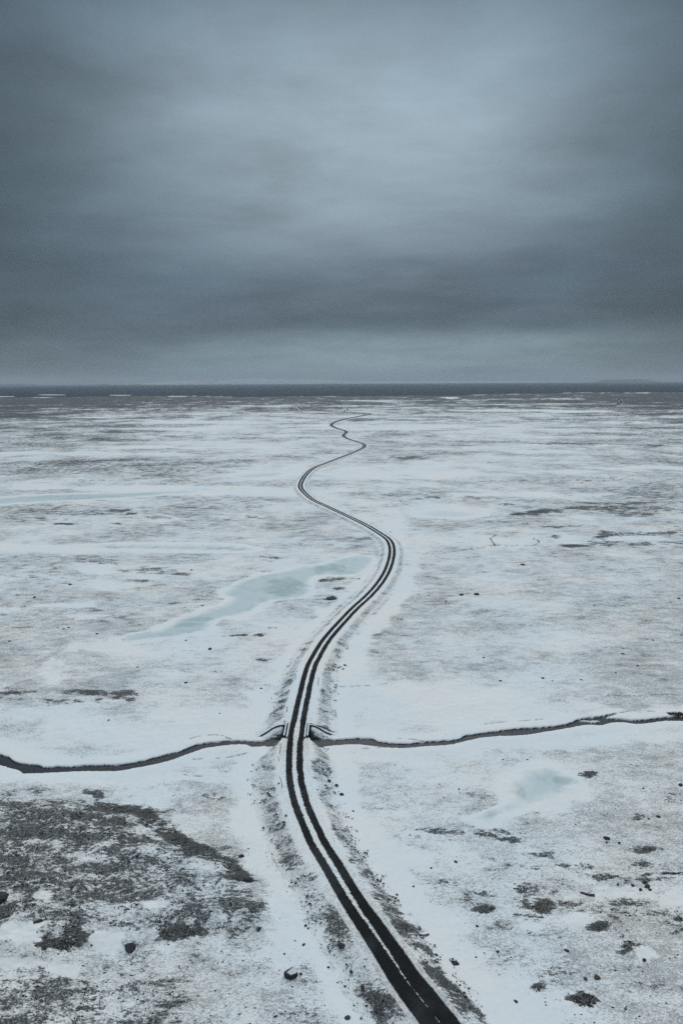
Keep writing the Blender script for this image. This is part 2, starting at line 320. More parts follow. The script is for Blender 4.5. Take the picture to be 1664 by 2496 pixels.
CRACKS = [[(455,1804),(480,1796),(510,1791.5),(540,1793),(555,1800),(580,1804.5)],[(860,1825),(900,1825),(940,1822)],[(960,1800),(1005,1803),(1034,1808)],[(1507,1737),(1540,1732),(1575,1733),(1615,1737),(1640,1740)],
 [(450,1852),(500,1849),(550,1846),(600,1836)],[(1005,1347),(1060,1347),(1110,1342),(1160,1336),(1215,1330),(1250,1330),(1300,1329),(1312,1319),(1295,1311)],[(1205,1331),(1200,1322),(1195,1312),(1205,1305)],
 [(1480,1695),(1530,1697),(1570,1696),(1610,1693),(1664,1694)],[(1560,2132),(1590,2127),(1620,2128),(1664,2128),(1720,2122)],[(1180,1764),(1230,1759),(1290,1755),(1350,1750)],[(600,1674),(640,1670),(677,1663)],
 [(806,1664),(818,1671),(840,1674),(870,1672),(900,1670),(950,1664)],[(1085,1790),(1107,1792),(1108,1797)],[(400,1893),(440,1886),(500,1892)],[(0,1213),(0,1214)]]

# ------------------------------------------------------------------ relief
stream_mid = None
roadK = roadP[::3]
def relief(X, Y, DR=None):
    r = np.hypot(X, Y)
    near = fbm(X, Y, 7.0, 4, 11)*0.16 + fbm(X, Y, 34.0, 3, 21)*0.30 + fbm(X, Y, 1.7, 3, 24)*.07*sstep(260, 120, r)
    far = (fbm(X, Y*1.6, 260.0, 3, 31))*1.7*sstep(350, 1500, r)
    fade = 1.0 if DR is None else sstep(5.5, 16.0, DR)
    ffade = 1.0 if DR is None else sstep(8, 300, DR)
    z = near*fade*(1-sstep(500, 1200, r)*.6) + far*ffade
    return z

# ------------------------------------------------------------------ polar ground sheet
def grid_axes():
    f_, h_ = F, CAM_H
    v = np.linspace(2560, 968, 1080)
    th = PITCH + np.arctan((v-H0/2)/F)
    r = CAM_H/np.tan(th)
    r = r[(r > 0)]
    r = np.r_[[0.5, 8, 18, 28, 38, 46], r[r > 50], np.geomspace(r[-1]*1.06, 70000, 26)]
    a = np.r_[np.linspace(-180, -34, 40)[:-1], np.linspace(-34, -26, 60)[:-1], np.linspace(-26, 26, 1000), np.linspace(26, 34, 60)[1:], np.linspace(34, 180, 40)[1:]]
    return r, np.radians(a)
GR, GA = grid_axes()
nr, na = len(GR), len(GA)
RR, AA = np.meshgrid(GR, GA, indexing='ij')
X = (RR*np.sin(AA)).ravel(); Y = (RR*np.cos(AA)).ravel()
U, V = survey(X, Y)
Rr = np.hypot(X, Y)

DR, SR, IR = line_dist(X, Y, roadP, 310.0, 48)
DST = poly_sd(X, Y, STREAM, 14.0)
DSI = poly_sd(X, Y, SIDE, 10.0)
DM = poly_sd(X, Y, MOUND, 60.0)
PS = [poly_sd(X, Y, p, 14.0 if i in (0, 4) else 30.0) for i, p in enumerate(PONDG)]
DP = np.minimum.reduce(PS)
shx, shy = at([p[0] for p in SHORE], [p[1] for p in SHORE])
shr = np.hypot(shx, shy); sha = np.arctan2(shx, shy)
def shore_r(a): return np.interp(a, sha, shr)
SHR = shore_r(np.arctan2(X, Y))*(1+.012*fbm(np.arctan2(X, Y)*400, X*0, 9, 3, 77))

wob = fbm(X, Y, 0.9, 2, 41)*0.22
wob2 = fbm(X, Y, 5.0, 2, 43)
dst = DST+wob*.55
dsi = DSI+wob
Z = relief(X, Y, DR)
calm = sstep(0.4, 9.0, np.minimum(DST, DSI)) * sstep(-1.0, 9.0, DP)
Z = Z*calm
mnd = sstep(2.0, -5.0, DM+wob2*1.2)
Z += mnd*(0.75+0.45*fbm(X, Y, 9.0, 3, 51)+.25*fbm(X, Y, 2.2, 3, 52)*(V > 1960))
Z += 0.10*sstep(3.2, 1.0, DST)*sstep(-.1, .5, DST)*sstep(5, 9, DR)          # lip of snow on the banks
Z -= 0.60*sstep(0.06, -0.26, dst)
Z -= 0.55*sstep(0.05, -0.35, dsi)
Z -= 0.10*sstep(0.0, -2.0, DP)
CR = np.full(X.shape, 1e6)
for c in CRACKS[:-1]:
    x, y = at(*np.array(catmull(c, 6)).T)
    d, _, _ = line_dist(X, Y, np.stack([x, y, x], 1), 6.0, 40)
    CR = np.minimum(CR, d)
crw = np.where(V < 1400, .55, .14)
crk = sstep(crw*1.5, crw*.4, CR+np.abs(fbm(X, Y, 2.5, 3, 61))*crw*3.0)
Z -= crk*.18
Z -= sstep(5.0, 3.0, DR)*0.22*(Rr < 600)                                     # bed under the road bank
Z -= sstep(1.0, 1.15, Rr/SHR)*14.0
Z = np.where(Rr < 46, Z*0, Z)

# cover maps -------------------------------------------------------
infr = (V < 3200) & (V > 900)
N = {2: fbm(X, Y, 2.0, 3, 71), 8: fbm(X, Y, 8.0, 3, 72), 40: fbm(X, Y, 40.0, 4, 73), 200: fbm(X, Y*1.5, 220.0, 4, 74), 90: fbm(X, Y*1.2, 95.0, 4, 75), 16: fbm(X, Y*1.2, 16.0, 4, 76)}
def blob(cx, cy, rx, ry, lo=1.35, hi=.45, namp=.75):
    k = np.nonzero((np.abs(U-cx) < rx*2.3) & (np.abs(V-cy) < ry*2.3))[0]
    if len(k) == 0: return k, None
    gx, gy = at(np.array([cx, cx+rx]), np.array([cy, cy])); size = abs(gx[1]-gx[0])
    n = N[min(N, key=lambda w: abs(math.log(w/(size*.8+.01))))][k]
    q = np.sqrt(((U[k]-cx)/rx)**2+((V[k]-cy)/ry)**2)+n*namp
    return k, sstep(lo+.25, hi-.1, q)
heath = np.interp(V, [955,968,985,1000,1015,1040,1100,1200,1400,1700,2200,2500], [.92,.88,.70,.50,.32,.22,.15,.10,.07,.05,.15,.20])
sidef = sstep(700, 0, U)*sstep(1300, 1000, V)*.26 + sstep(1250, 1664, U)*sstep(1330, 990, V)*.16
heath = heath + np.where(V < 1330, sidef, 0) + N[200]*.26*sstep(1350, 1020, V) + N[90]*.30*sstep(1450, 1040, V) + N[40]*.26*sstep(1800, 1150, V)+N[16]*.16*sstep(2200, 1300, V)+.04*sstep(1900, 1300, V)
heath = heath+.26*sstep(2300, 2400, V)*sstep(700, 200, U)*(V < 2600)  # speckled heath at bottom left, also paints vignette darkening into the corner
heath = np.where(infr, heath, .15+N[40]*.1)
thin = .60 + N[40]*.20 + N[16]*.20 + N[8]*.10 + sstep(2150, 2450, V)*.06 + N[90]*.2*sstep(1500, 1100, V) + sstep(600, 0, U)*.12 + sstep(1150, 1664, U)*.13  # extra cover at left and right paints vignette darkening into the ground
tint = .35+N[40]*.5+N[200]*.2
for cx, cy, rx, ry, s, t in HE:
    k, w = blob(cx, cy, rx, ry)
    if w is None: continue
    heath[k] = np.maximum(heath[k], (w**.8)*s*np.where((cy > 1180) & (cy < 1345), 1.0, .86))
    tint[k] = tint[k]*(1-w)+t*w
edge = sstep(-4.0, -.5, DM)*sstep(1.5, .3, DM)*(V > 1955)*(U > 230)*(V < 2150)
heath = np.maximum(heath, mnd*np.interp(V, [1900, 1958, 1975, 2320], [.26, .32, .52, .50])*(1+N[8]*.35)*(1-sstep(2290, 2340, V)*.5))
heath = np.maximum(heath, edge*(.92+N[8]*.3))
sm = np.zeros_like(heath)
for cx, cy, rx, ry, s in SM:
    k, w = blob(cx, cy, rx, ry, 1.4, .5, .7)
    if w is None: continue
    sm[k] = np.maximum(sm[k], w*s)
sm = np.maximum(sm, sstep(5.5, 1.5, DST+N[8]*1.5)*1.0)
sm = np.maximum(sm, sstep(2.2, .3, DP+N[8]*2.4)*(DP < 50))
drift = np.where(SR > 0, sstep(9.5, 7.2, DR+N[8]*1.8), sstep(8.2, 6.4, DR+N[8]*2.2)*.9)*sstep(4.6, 5.6, DR)
sm = np.maximum(sm, drift*sstep(1300, 1450, V)*(V < 2496))
beach = sstep(.955, .975, Rr/SHR)*sstep(-.3, .5, fbm(np.arctan2(X, Y)*300, X*0, 8, 3, 99))*.85
sm = np.maximum(sm, beach)
heath = heath*(1-np.clip(sm, 0, 1)); thin = thin*(1-np.clip(sm, 0, 1)*.70)
soil = np.maximum.reduce([crk*.95, sstep(.02, -.12, dst), sstep(.0, -.15, dsi)])
under = sstep(3.3, 2.3, DR+N[2]*.7)*(V > 1776)*(V < 1822)*(U > 640)*(U < 830)  # bare earth under the bridge, with bridge shade painted into its dark tone
soil = np.maximum(soil, under)
bridge_shade = sstep(5.5, 3.6, DR+N[2]*1.6)*(V > 1786)*(V < 1806)*(U > 640)*(U < 830)  # soil tone spread beside the road to paint shade by the bridge
soil = np.maximum(soil, bridge_shade*.9)
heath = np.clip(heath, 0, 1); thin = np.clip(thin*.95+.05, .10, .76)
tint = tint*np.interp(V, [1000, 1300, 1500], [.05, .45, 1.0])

def add_mesh(name, verts, faces, mat, attrs=None, kind=None, parent=None, smooth=True):
    me = bpy.data.meshes.new(name)
    V_ = np.asarray(verts, np.float32); F_ = np.asarray(faces, np.int32)
    k = F_.shape[1]
    me.vertices.add(len(V_)); me.vertices.foreach_set('co', V_.ravel())
    me.loops.add(F_.size); me.loops.foreach_set('vertex_index', F_.ravel())
    me.polygons.add(len(F_)); me.polygons.foreach_set('loop_start', np.arange(0, F_.size, k, dtype=np.int32))
    me.polygons.foreach_set('loop_total', np.full(len(F_), k, np.int32))
    if smooth: me.polygons.foreach_set('use_smooth', np.ones(len(F_), bool))
    for an, av in (attrs or {}).items():
        a = me.attributes.new(an, 'FLOAT', 'POINT'); a.data.foreach_set('value', np.asarray(av, np.float32))
    me.update(calc_edges=True); me.validate()
    o = bpy.data.objects.new(name, me); scene.collection.objects.link(o)
    if mat: me.materials.append(mat)
    if kind: o['kind'] = kind
    if parent: o.parent = parent
    return o

# ------------------------------------------------------------------ materials
def new_mat(name):
    m = bpy.data.materials.new(name); m.use_nodes = True
    m.node_tree.nodes.clear(); return m, NT(m.node_tree)

SNOW_B = (.76, .805, .83, 1); SNOW_W = (.83, .82, .79, 1)
def snow_color(T, pos):
    n = T.noise(pos, .045, 5, .6)
    c = T.mix(T.smooth(n, .35, .65), SNOW_B, SNOW_W)
    n2 = T.noise(pos, 1.3, 4, .6)
    return T.mix(T.smooth(n2, .35, .75, 0, .22), c, (.60, .66, .71, 1))
def heath_color(T, pos, tint):
    n1 = T.noise(pos, 1.1, 4, .65); n2 = T.noise(pos, 5.0, 3, .7)
    c = T.mix(T.smooth(n2, .35, .65), (.014, .017, .019, 1), (.055, .063, .068, 1))
    br = T.mix(T.smooth(n1, .42, .58), (.050, .050, .028, 1), (.055, .038, .030, 1))
    return T.mix(T.m('MULTIPLY', tint, .75), c, br)
def ground_mat(name):
    m, T = new_mat(name)
    geo = T.node('ShaderNodeNewGeometry'); pos = geo.outputs['Position']
    nz = T.node('ShaderNodeSeparateXYZ', {0: geo.outputs['Normal']}).outputs[2]
    he, th, so, ti = T.attr('heath'), T.attr('thin'), T.attr('soil'), T.attr('tint')
    mp = T.node('ShaderNodeMapping', {'Vector': pos, 'Rotation': (0, 0, math.radians(14)), 'Scale': (.62, 1.15, 1)}).outputs[0]
    a = T.noise(mp, .42, 7, .60, .3, 1.7)
    b = T.noise(mp, 2.4, 4, .62, .2, 5.0)
    c = T.noise(pos, 8.5, 3, .6, 0, 2.2)
    L = T.noise(pos, .055, 4, .6, 0, 9.0)
    ha = T.m('ADD', T.m('ADD', T.m('MULTIPLY', a, .44), T.m('MULTIPLY', b, .36)), T.m('MULTIPLY', c, .20))
    thr = T.m('ADD', T.m('MULTIPLY', T.m('SUBTRACT', .5, he), .40), .5)
    ha = T.m('ADD', T.m('MULTIPLY', T.m('SUBTRACT', ha, .5), 1.95), .5)
    hm = T.smooth(T.m('SUBTRACT', ha, thr), -.04, .06)
    hm = T.m('MULTIPLY', hm, T.smooth(he, .03, .14))
    # frost lying in the heath
    frost = T.m('MULTIPLY', T.smooth(T.noise(pos, 6.0, 4, .7, 0, 8.8), .50, .60), T.smooth(he, .90, .40, .12, .60))
    # thin snow with grass showing
    mp2 = T.node('ShaderNodeMapping', {'Vector': pos, 'Rotation': (0, 0, math.radians(20)), 'Scale': (.75, 1.5, 1)}).outputs[0]
    b2 = T.m('ADD', T.m('MULTIPLY', T.noise(mp2, 5.2, 4, .70, .3, 12.0), .70), T.m('MULTIPLY', T.noise(mp2, .9, 5, .7, .4, 15.0), .30))
    tb = T.m('ADD', T.m('MULTIPLY', b2, .70), T.m('MULTIPLY', c, .30))
    tb = T.m('ADD', tb, T.m('MULTIPLY', T.m('SUBTRACT', a, .5), .22))
    tb = T.m('ADD', tb, T.m('MULTIPLY', T.m('SUBTRACT', L, .5), .10))
    tthr = T.m('ADD', T.m('MULTIPLY', T.m('SUBTRACT', .5, th), .25), .545)
    tm = T.smooth(T.m('SUBTRACT', tb, tthr), -.04, .07)
    snow = snow_color(T, pos)
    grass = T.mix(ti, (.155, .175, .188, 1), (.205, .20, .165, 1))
    dk = T.smooth(T.noise(pos, 3.1, 3, .6, 0, 6.0), .50, .66)
    grass = T.mix(T.m('MULTIPLY', dk, .7), grass, (.07, .072, .07, 1))
    col = T.mix(T.m('MULTIPLY', tm, .64), snow, grass)
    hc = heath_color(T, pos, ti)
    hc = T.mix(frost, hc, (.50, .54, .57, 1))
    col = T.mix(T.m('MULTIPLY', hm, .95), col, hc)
    peat = T.mix(T.noise(pos, 3.0, 3, .6), (.018, .017, .016, 1), (.05, .048, .045, 1))
    steep = T.smooth(nz, .80, .62)
    steep = T.m('MULTIPLY', steep, T.smooth(T.node('ShaderNodeSeparateXYZ', {0: pos}).outputs[2], .05, -.06))
    col = T.mix(T.m('MAXIMUM', so, steep), col, peat)
    h = T.m('ADD', T.m('MULTIPLY', hm, .10), T.m('MULTIPLY', T.m('MULTIPLY', tm, b), .05))
    h = T.m('ADD', h, T.m('MULTIPLY', T.noise(pos, .8, 6, .62, 0, 4.0), .16))
    bump = T.node('ShaderNodeBump', {'Height': h, 'Strength': .55, 'Distance': 1.0}).outputs[0]
    bs = T.node('ShaderNodeBsdfPrincipled', {'Base Color': col, 'Roughness': .85, 'Specular IOR Level': .2, 'Normal': bump}).outputs[0]
    T.node('ShaderNodeOutputMaterial', {0: bs}); return m
M_ground = ground_mat('snowy_heath')

def road_mat():
    m, T = new_mat('road_surface')
    pos = T.node('ShaderNodeNewGeometry').outputs['Position']
    lat, wo, wi, sn = T.attr('lat'), T.attr('wo'), T.attr('wi'), T.attr('snowy')
    n1 = T.noise(pos, .55, 4, .6, 0, 1.0); n2 = T.noise(pos, 3.5, 4, .65, 0, 2.0); n3 = T.noise(pos, 14, 3, .6)
    w = T.m('ADD', T.m('MULTIPLY', T.m('SUBTRACT', n1, .5), .26), T.m('MULTIPLY', T.m('SUBTRACT', n2, .5), .50))
    a = T.m('ABSOLUTE', T.m('ADD', lat, T.m('MULTIPLY', T.m('SUBTRACT', n1, .5), .12)))
    tr = T.m('MULTIPLY', T.smooth(T.m('SUBTRACT', T.m('ADD', a, w), wi), -.05, .06), T.smooth(T.m('SUBTRACT', T.m('ADD', a, T.m('MULTIPLY', w, .8)), wo), .07, -.06))
    snow = snow_color(T, pos)
    # dirty snow between and beside the tracks
    dirt = T.smooth(T.m('ADD', T.m('MULTIPLY', n2, .6), T.m('MULTIPLY', n3, .4)), T.m('SUBTRACT', .62, T.m('MULTIPLY', sn, .26)), .66)
    snow = T.mix(T.m('MULTIPLY', dirt, .75), snow, (.16, .155, .15, 1))
    tar = T.mix(n3, (.006, .0075, .009, 1), (.015, .017, .018, 1))
    tar = T.mix(T.m('MULTIPLY', T.smooth(T.noise(pos, .22, 4, .65, 0, 3.0), .45, .68), .8), tar, (.032, .037, .040, 1))
    fl = T.m('MULTIPLY', T.smooth(T.noise(pos, 9, 2, .5, 0, 7.0), .79, .84), .5)
    tar = T.mix(fl, tar, (.4, .42, .44, 1))
    col = T.mix(tr, snow, tar)
    bump = T.node('ShaderNodeBump', {'Height': T.m('SUBTRACT', T.m('MULTIPLY', n3, .01), T.m('MULTIPLY', tr, .04)), 'Strength': .6, 'Distance': 1.0}).outputs[0]
    bs = T.node('ShaderNodeBsdfPrincipled', {'Base Color': col, 'Roughness': T.smooth(tr, 0, 1, .85, .78), 'Specular IOR Level': .08, 'Normal': bump}).outputs[0]
    T.node('ShaderNodeOutputMaterial', {0: bs}); return m
M_road = road_mat()

def ice_mat():
    m, T = new_mat('pond_ice')
    pos = T.node('ShaderNodeNewGeometry').outputs['Position']
    sd, tq = T.attr('inside'), T.attr('clear_ice')
    n1 = T.noise(pos, .15, 7, .66, 1.4); n2 = T.noise(pos, .7, 4, .6, .3, 3.0)
    n = T.m('ADD', T.m('MULTIPLY', n1, .7), T.m('MULTIPLY', n2, .3))
    fac = T.smooth(T.m('ADD', T.m('MULTIPLY', sd, 1.0), T.m('MULTIPLY', T.m('SUBTRACT', n, .5), 7.5)), -.4, 2.2)
    clear = T.smooth(T.m('ADD', T.m('MULTIPLY', T.m('SUBTRACT', n, .5), 1.6), T.m('MULTIPLY', tq, .55)), .18, .62)
    ice = T.mix(clear, (.50, .60, .62, 1), (.24, .37, .378, 1))
    ice = T.mix(T.smooth(n2, .35, .7, 0, .4), ice, (.60, .67, .70, 1))
    snow = snow_color(T, pos)
    col = T.mix(T.m('MULTIPLY', fac, T.smooth(tq, 0, .4, .5, .95)), snow, ice)
    bs = T.node('ShaderNodeBsdfPrincipled', {'Base Color': col, 'Roughness': T.smooth(fac, 0, 1, .85, .5), 'Specular IOR Level': .25}).outputs[0]
    T.node('ShaderNodeOutputMaterial', {0: bs}); return m
M_ice = ice_mat()

def water_mat(name, col, rough, scale, bstr, spec=.5):
    m, T = new_mat(name)
    pos = T.node('ShaderNodeNewGeometry').outputs['Position']
    n = T.noise(pos, scale, 4, .6)
    bump = T.node('ShaderNodeBump', {'Height': n, 'Strength': bstr, 'Distance': 1.0}).outputs[0]
    c = T.mix(n, col, tuple(v*1.8 for v in col[:3])+(1,))
    bs = T.node('ShaderNodeBsdfPrincipled', {'Base Color': c, 'Roughness': rough, 'Specular IOR Level': spec, 'Normal': bump}).outputs[0]
    T.node('ShaderNodeOutputMaterial', {0: bs}); return m
M_stream = water_mat('stream_water', (.020, .025, .030, 1), .35, 2.0, .12, .22)
M_sea = water_mat('sea_water', (.018, .034, .050, 1), .85, .02, .3, .05)

def plain(name, c1, c2, scale=4.0, rough=.8, bump=.3, snow=0.0, spec=.3):
    m, T = new_mat(name)
    geo = T.node('ShaderNodeNewGeometry'); pos = geo.outputs['Position']
    n = T.noise(pos, scale, 5, .65)
    c = T.mix(T.smooth(n, .3, .7), c1+(1,), c2+(1,))
    if snow > 0:
        nz = T.node('ShaderNodeSeparateXYZ', {0: geo.outputs['Normal']}).outputs[2]
        f = T.m('MULTIPLY', T.smooth(nz, .55, .85), T.smooth(T.noise(pos, 3.3, 3, .6, 0, 4.0), .62-snow*.5, .70-snow*.5))
        c = T.mix(f, c, SNOW_B)
    b = T.node('ShaderNodeBump', {'Height': n, 'Strength': bump, 'Distance': .1}).outputs[0]
    bs = T.node('ShaderNodeBsdfPrincipled', {'Base Color': c, 'Roughness': rough, 'Specular IOR Level': spec, 'Normal': b}).outputs[0]
    T.node('ShaderNodeOutputMaterial', {0: bs}); return m
M_rock = plain('dark_stone', (.018, .019, .022), (.055, .056, .06), 5, snow=.0)
M_rock_snowy = plain('snowy_stone', (.018, .019, .022), (.055, .056, .06), 5, snow=.12)
M_brown = plain('brown_stone', (.05, .036, .028), (.10, .075, .055), 5, snow=.0)
M_slab = plain('black_slab', (.014, .014, .018), (.03, .03, .035), 4, snow=.22)
M_snow = plain('packed_snow', (.70, .75, .79), (.80, .83, .85), 1.5, .9, .25)
M_conc = plain('weathered_concrete', (.09, .095, .095), (.17, .17, .165), 3.0, .9, .3)
M_dark = plain('tarred_timber', (.020, .020, .020), (.05, .048, .044), 6, .85, .4)
M_steel = plain('galvanised_steel', (.32, .34, .35), (.45, .47, .48), 8, .5, .1)
M_wood = plain('grey_timber', (.05, .05, .05), (.12, .115, .11), 9, .85, .3)
M_grass = plain('brown_grass', (.10, .075, .04), (.24, .18, .09), 6, .95, .4)
def shrub_mat():
    m, T = new_mat('heath_shrub')
    pos = T.node('ShaderNodeNewGeometry').outputs['Position']
    c = heath_color(T, pos, T.attr('tint'))
    f = T.smooth(T.noise(pos, 6.0, 3, .6, 0, 3.0), .50, .64)
    c = T.mix(T.m('MULTIPLY', f, .55), c, (.55, .6, .64, 1))
    bs = T.node('ShaderNodeBsdfPrincipled', {'Base Color': c, 'Roughness': .95, 'Specular IOR Level': .1}).outputs[0]
    T.node('ShaderNodeOutputMaterial', {0: bs}); return m
M_shrub = shrub_mat()

# ------------------------------------------------------------------ ground object
ii, jj = np.meshgrid(np.arange(nr-1), np.arange(na-1), indexing='ij')
base = (ii*na+jj).ravel()
quads = np.stack([base, base+na, base+na+1, base+1], 1)
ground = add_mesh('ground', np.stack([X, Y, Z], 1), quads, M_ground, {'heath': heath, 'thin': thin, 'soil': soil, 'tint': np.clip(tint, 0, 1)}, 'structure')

# frozen ponds: ice sheets lying over the shallow basins
clear_amt = [.9, .75, .55, .25, .95, .4]
CLR = [[(690,1432,90,34),(480,1512,70,22),(800,1385,50,12)],[(560,1336,70,9),(290,1334,50,6)],[(200,1212,150,8),(350,1204,60,4)],[],[(1255,1930,40,26),(1200,1980,50,14),(1370,1900,30,14)],[]]
PN = []
for i, sd in enumerate(PS):
    lim = 1.4 if i in (0, 4) else 6.0
    vm = (sd < lim) & (DR > 5.6) & (V > 950)
    fm = vm[quads].all(1)
    used = np.unique(quads[fm]); remap = -np.ones(len(X), np.int64); remap[used] = np.arange(len(used))
    fl = remap[quads[fm]]
    zz = Z[used]+.018-.14*sstep(lim*.35, lim*.95, sd[used])
    cl = np.full(len(used), clear_amt[i]*.45)
    for cx, cy, rx, ry in CLR[i]:
        q = np.sqrt(((U[used]-cx)/rx)**2+((V[used]-cy)/ry)**2)
        cl = np.maximum(cl, clear_amt[i]*sstep(1.4, .3, q+N[8][used]*.5))
    scale = 1.0 if i in (0, 4) else .35
    PN.append(add_mesh('frozen_pond', np.stack([X[used], Y[used], zz], 1), fl, M_ice, {'inside': -sd[used]*scale, 'clear_ice': cl}, 'structure'))

# stream water (a flat sheet deep in the channel)
def strip_between(top, bot, z, pad):
    xs = np.linspace(top[0][0], top[-1][0], 260)
    t = np.interp(xs, [p[0] for p in top], [p[1] for p in top])-pad
    b_ = sorted(bot, key=lambda p: p[0])
    b = np.interp(xs, [p[0] for p in b_], [p[1] for p in b_])+pad
    x0, y0 = at(xs, t); x1, y1 = at(xs, b)
    vs = np.vstack([np.stack([x0, y0, x0*0+z], 1), np.stack([x1, y1, x1*0+z], 1)])
    n = len(xs); f = np.array([(i, n+i, n+i+1, i+1) for i in range(n-1)])
    return vs, f
vs, f = strip_between(ST_TOP, ST_BOT, -.20, 9)
add_mesh('stream', vs, f, M_stream, kind='structure')

# sea
na2 = 160
a2 = np.linspace(math.radians(-50), math.radians(50), na2)
r0 = shore_r(a2)*.97
rows = [r0*k for k in (1, 1.15, 1.5, 2.2, 4, 8)]+[np.full(na2, 69000.0)]
vs = np.vstack([np.stack([r*np.sin(a2), r*np.cos(a2), r*0-3.2], 1) for r in rows])
f = np.array([(k*na2+i, (k+1)*na2+i, (k+1)*na2+i+1, k*na2+i+1) for k in range(len(rows)-1) for i in range(na2-1)])
add_mesh('sea', vs, f, M_sea, kind='structure')

# ------------------------------------------------------------------ embankment and road
def gz_at(x, y, dr=0.0):
    x = np.asarray(x, float); y = np.asarray(y, float)
    return relief(x, y, np.zeros_like(x)+dr)
BR0, BR1 = 1797.0, 1765.0         # survey rows of the near and far bridge ends
vrow = roadP[:, 3]
Hroad = roadP[:, 2]
rd = np.hypot(roadP[:, 0], roadP[:, 1])
gap = (vrow < BR0) & (vrow > BR1)
iN = np.nonzero(vrow >= BR0)[0][-1]; iF = np.nonzero(vrow <= BR1)[0]; iF = iF[iF > iN][0]
def bank(i0, i1, name):
    P = roadP[i0:i1+1]; Nn = roadN[i0:i1+1]; H = P[:, 2]; s = roadS[i0:i1+1]
    prof = np.array([-1, -.93, -.84, -.72, -.6, -.48, -.36, -.24, -.12, 0])
    lats = []; n = len(P)
    sN = np.abs(s-roadS[iN]); sF = np.abs(s-roadS[iF])
    verts = []; A = {k: [] for k in ('heath', 'thin', 'soil', 'tint')}
    crest = 1.95+.0*H
    toeW = 3.4*np.clip(H/1.2, .45, 1.25)
    m = 13
    cols = []
    for k in range(2*m+1):
        t = (k-m)/m; side = np.sign(t); at_ = abs(t)
        tw = toeW.copy()
        if i0 == 0: tw = tw*(.12+.88*np.sqrt(np.clip(sN/5.0, 0, 1)))
        lat = np.where(at_ < .3, at_/.3*crest, crest+(at_-.3)/.7*tw)
        fr = np.clip((lat-crest)/tw, 0, 1)
        x = P[:, 0]+side*lat*Nn[:, 0]; y = P[:, 1]+side*lat*Nn[:, 1]
        bump = fbm(x, y, 1.6, 3, 81)*.16*np.sin(np.pi*np.clip(fr, 0, 1))*(rd[i0:i1+1] < 400)
        z = H*(1-sstep(0, 1, fr)*.35-fr*.65)-.10*(fr >= 1)-.03*fr + bump - .02*(lat/2.2)**2*(fr <= 0)
        g = gz_at(x, y)
        z = z+g
        verts.append(np.stack([x, y, z], 1))
        vr = P[:, 3]; nn = fbm(x, y, 3.0, 3, 83)
        on = sstep(np.interp(vr, [2050, 2250], [.02, -.5]), .28, fr-(fr <= 0)*(1-lat/crest)*.45+nn*.06)*sstep(1.0, .6, fr+nn*.22)
        base_h = np.interp(vr, [1000, 1300, 1500, 1640, 1800, 2000, 2150, 2300, 2500], [.05, .14, .22, .28, .28, .34, .47, .56, .62])
        if side > 0: base_h = base_h+.05*(vr > 1600)
        A['heath'].append(np.clip(on*(base_h+nn*.22), 0, 1)); A['thin'].append(np.clip(.25+on*.5+nn*.1-.2*(fr <= 0), 0, 1))
        A['soil'].append(x*0); A['tint'].append(np.clip(x*0+.15+.3*(vr > 2150), 0, 1))
    verts = np.stack(verts, 1).reshape(-1, 3); c = 2*m+1
    for k in A: A[k] = np.stack(A[k], 1).ravel()
    f = np.array([(i*c+j, i*c+j+1, (i+1)*c+j+1, (i+1)*c+j) for i in range(n-1) for j in range(c-1)])
    return add_mesh(name, verts, f, M_ground, A, 'structure')
bank(0, iN, 'embankment'); bank(iF, len(roadP)-1, 'embankment')

def ribbon(P, Nn, name, dz, hw=1.95, wo=None, wi=None, sn=None, minz=.0):
    n = len(P); m = 8; vs = []; A = {'lat': [], 'wo': [], 'wi': [], 'snowy': []}
    for k in range(m+1):
        lat = (k/m*2-1)*(np.interp(np.abs(P[:, 3]-(BR0+BR1)/2), [0, 17, 24, 60], [1.19, 1.19, hw, hw]) if name == 'road' and hw < 3 else hw)
        x = P[:, 0]+lat*Nn[:, 0]; y = P[:, 1]+lat*Nn[:, 1]
        vs.append(np.stack([x, y, P[:, 2]+gz_at(x, y)+dz-.02*(lat/2.2)**2], 1))
        A['lat'].append(x*0+lat); A['wo'].append(wo); A['wi'].append(wi); A['snowy'].append(sn)
    vs = np.stack(vs, 1).reshape(-1, 3); c = m+1
    A = {k: np.stack(v, 1).ravel() for k, v in A.items()}
    f = np.array([(i*c+j, i*c+j+1, (i+1)*c+j+1, (i+1)*c+j) for i in range(n-1) for j in range(c-1)])
    return add_mesh(name, vs, f, M_road, A, 'structure')
WO = np.interp(vrow, [1000, 1080, 1200, 1400, 2000, 2200, 2350, 2500], [2.1, 1.55, 1.18, 1.12, 1.16, 1.26, 1.42, 1.55])
WI = np.interp(vrow, [1000, 1100, 1400, 1760, 1770, 1795, 1810, 2050, 2200, 2350, 2500], [.0, .16, .24, .24, .38, .38, .28, .30, .20, .04, -.05])
SN = np.interp(vrow, [1000, 1700, 1830, 1850, 1900, 2100, 2250, 2500], [.1, .25, .7, .5, .35, .45, .85, 1.0])
ribbon(roadP, roadN, 'road', .012+.5*sstep(700, 1500, rd), 2.0, WO, WI, SN)
o_ = np.ones(len(road2P))
ribbon(road2P, normals(road2P), 'road', .4, 4.5, o_*3.6, o_*0-.5, o_*0)
r3, _ = resample(line_at(RD3, lambda v: v*0+.6, 10), 3.0); o3 = np.ones(len(r3))
ribbon(r3, normals(r3), 'track', .4, 3.5, o3*1.6, o3*0-.5, o3*0)

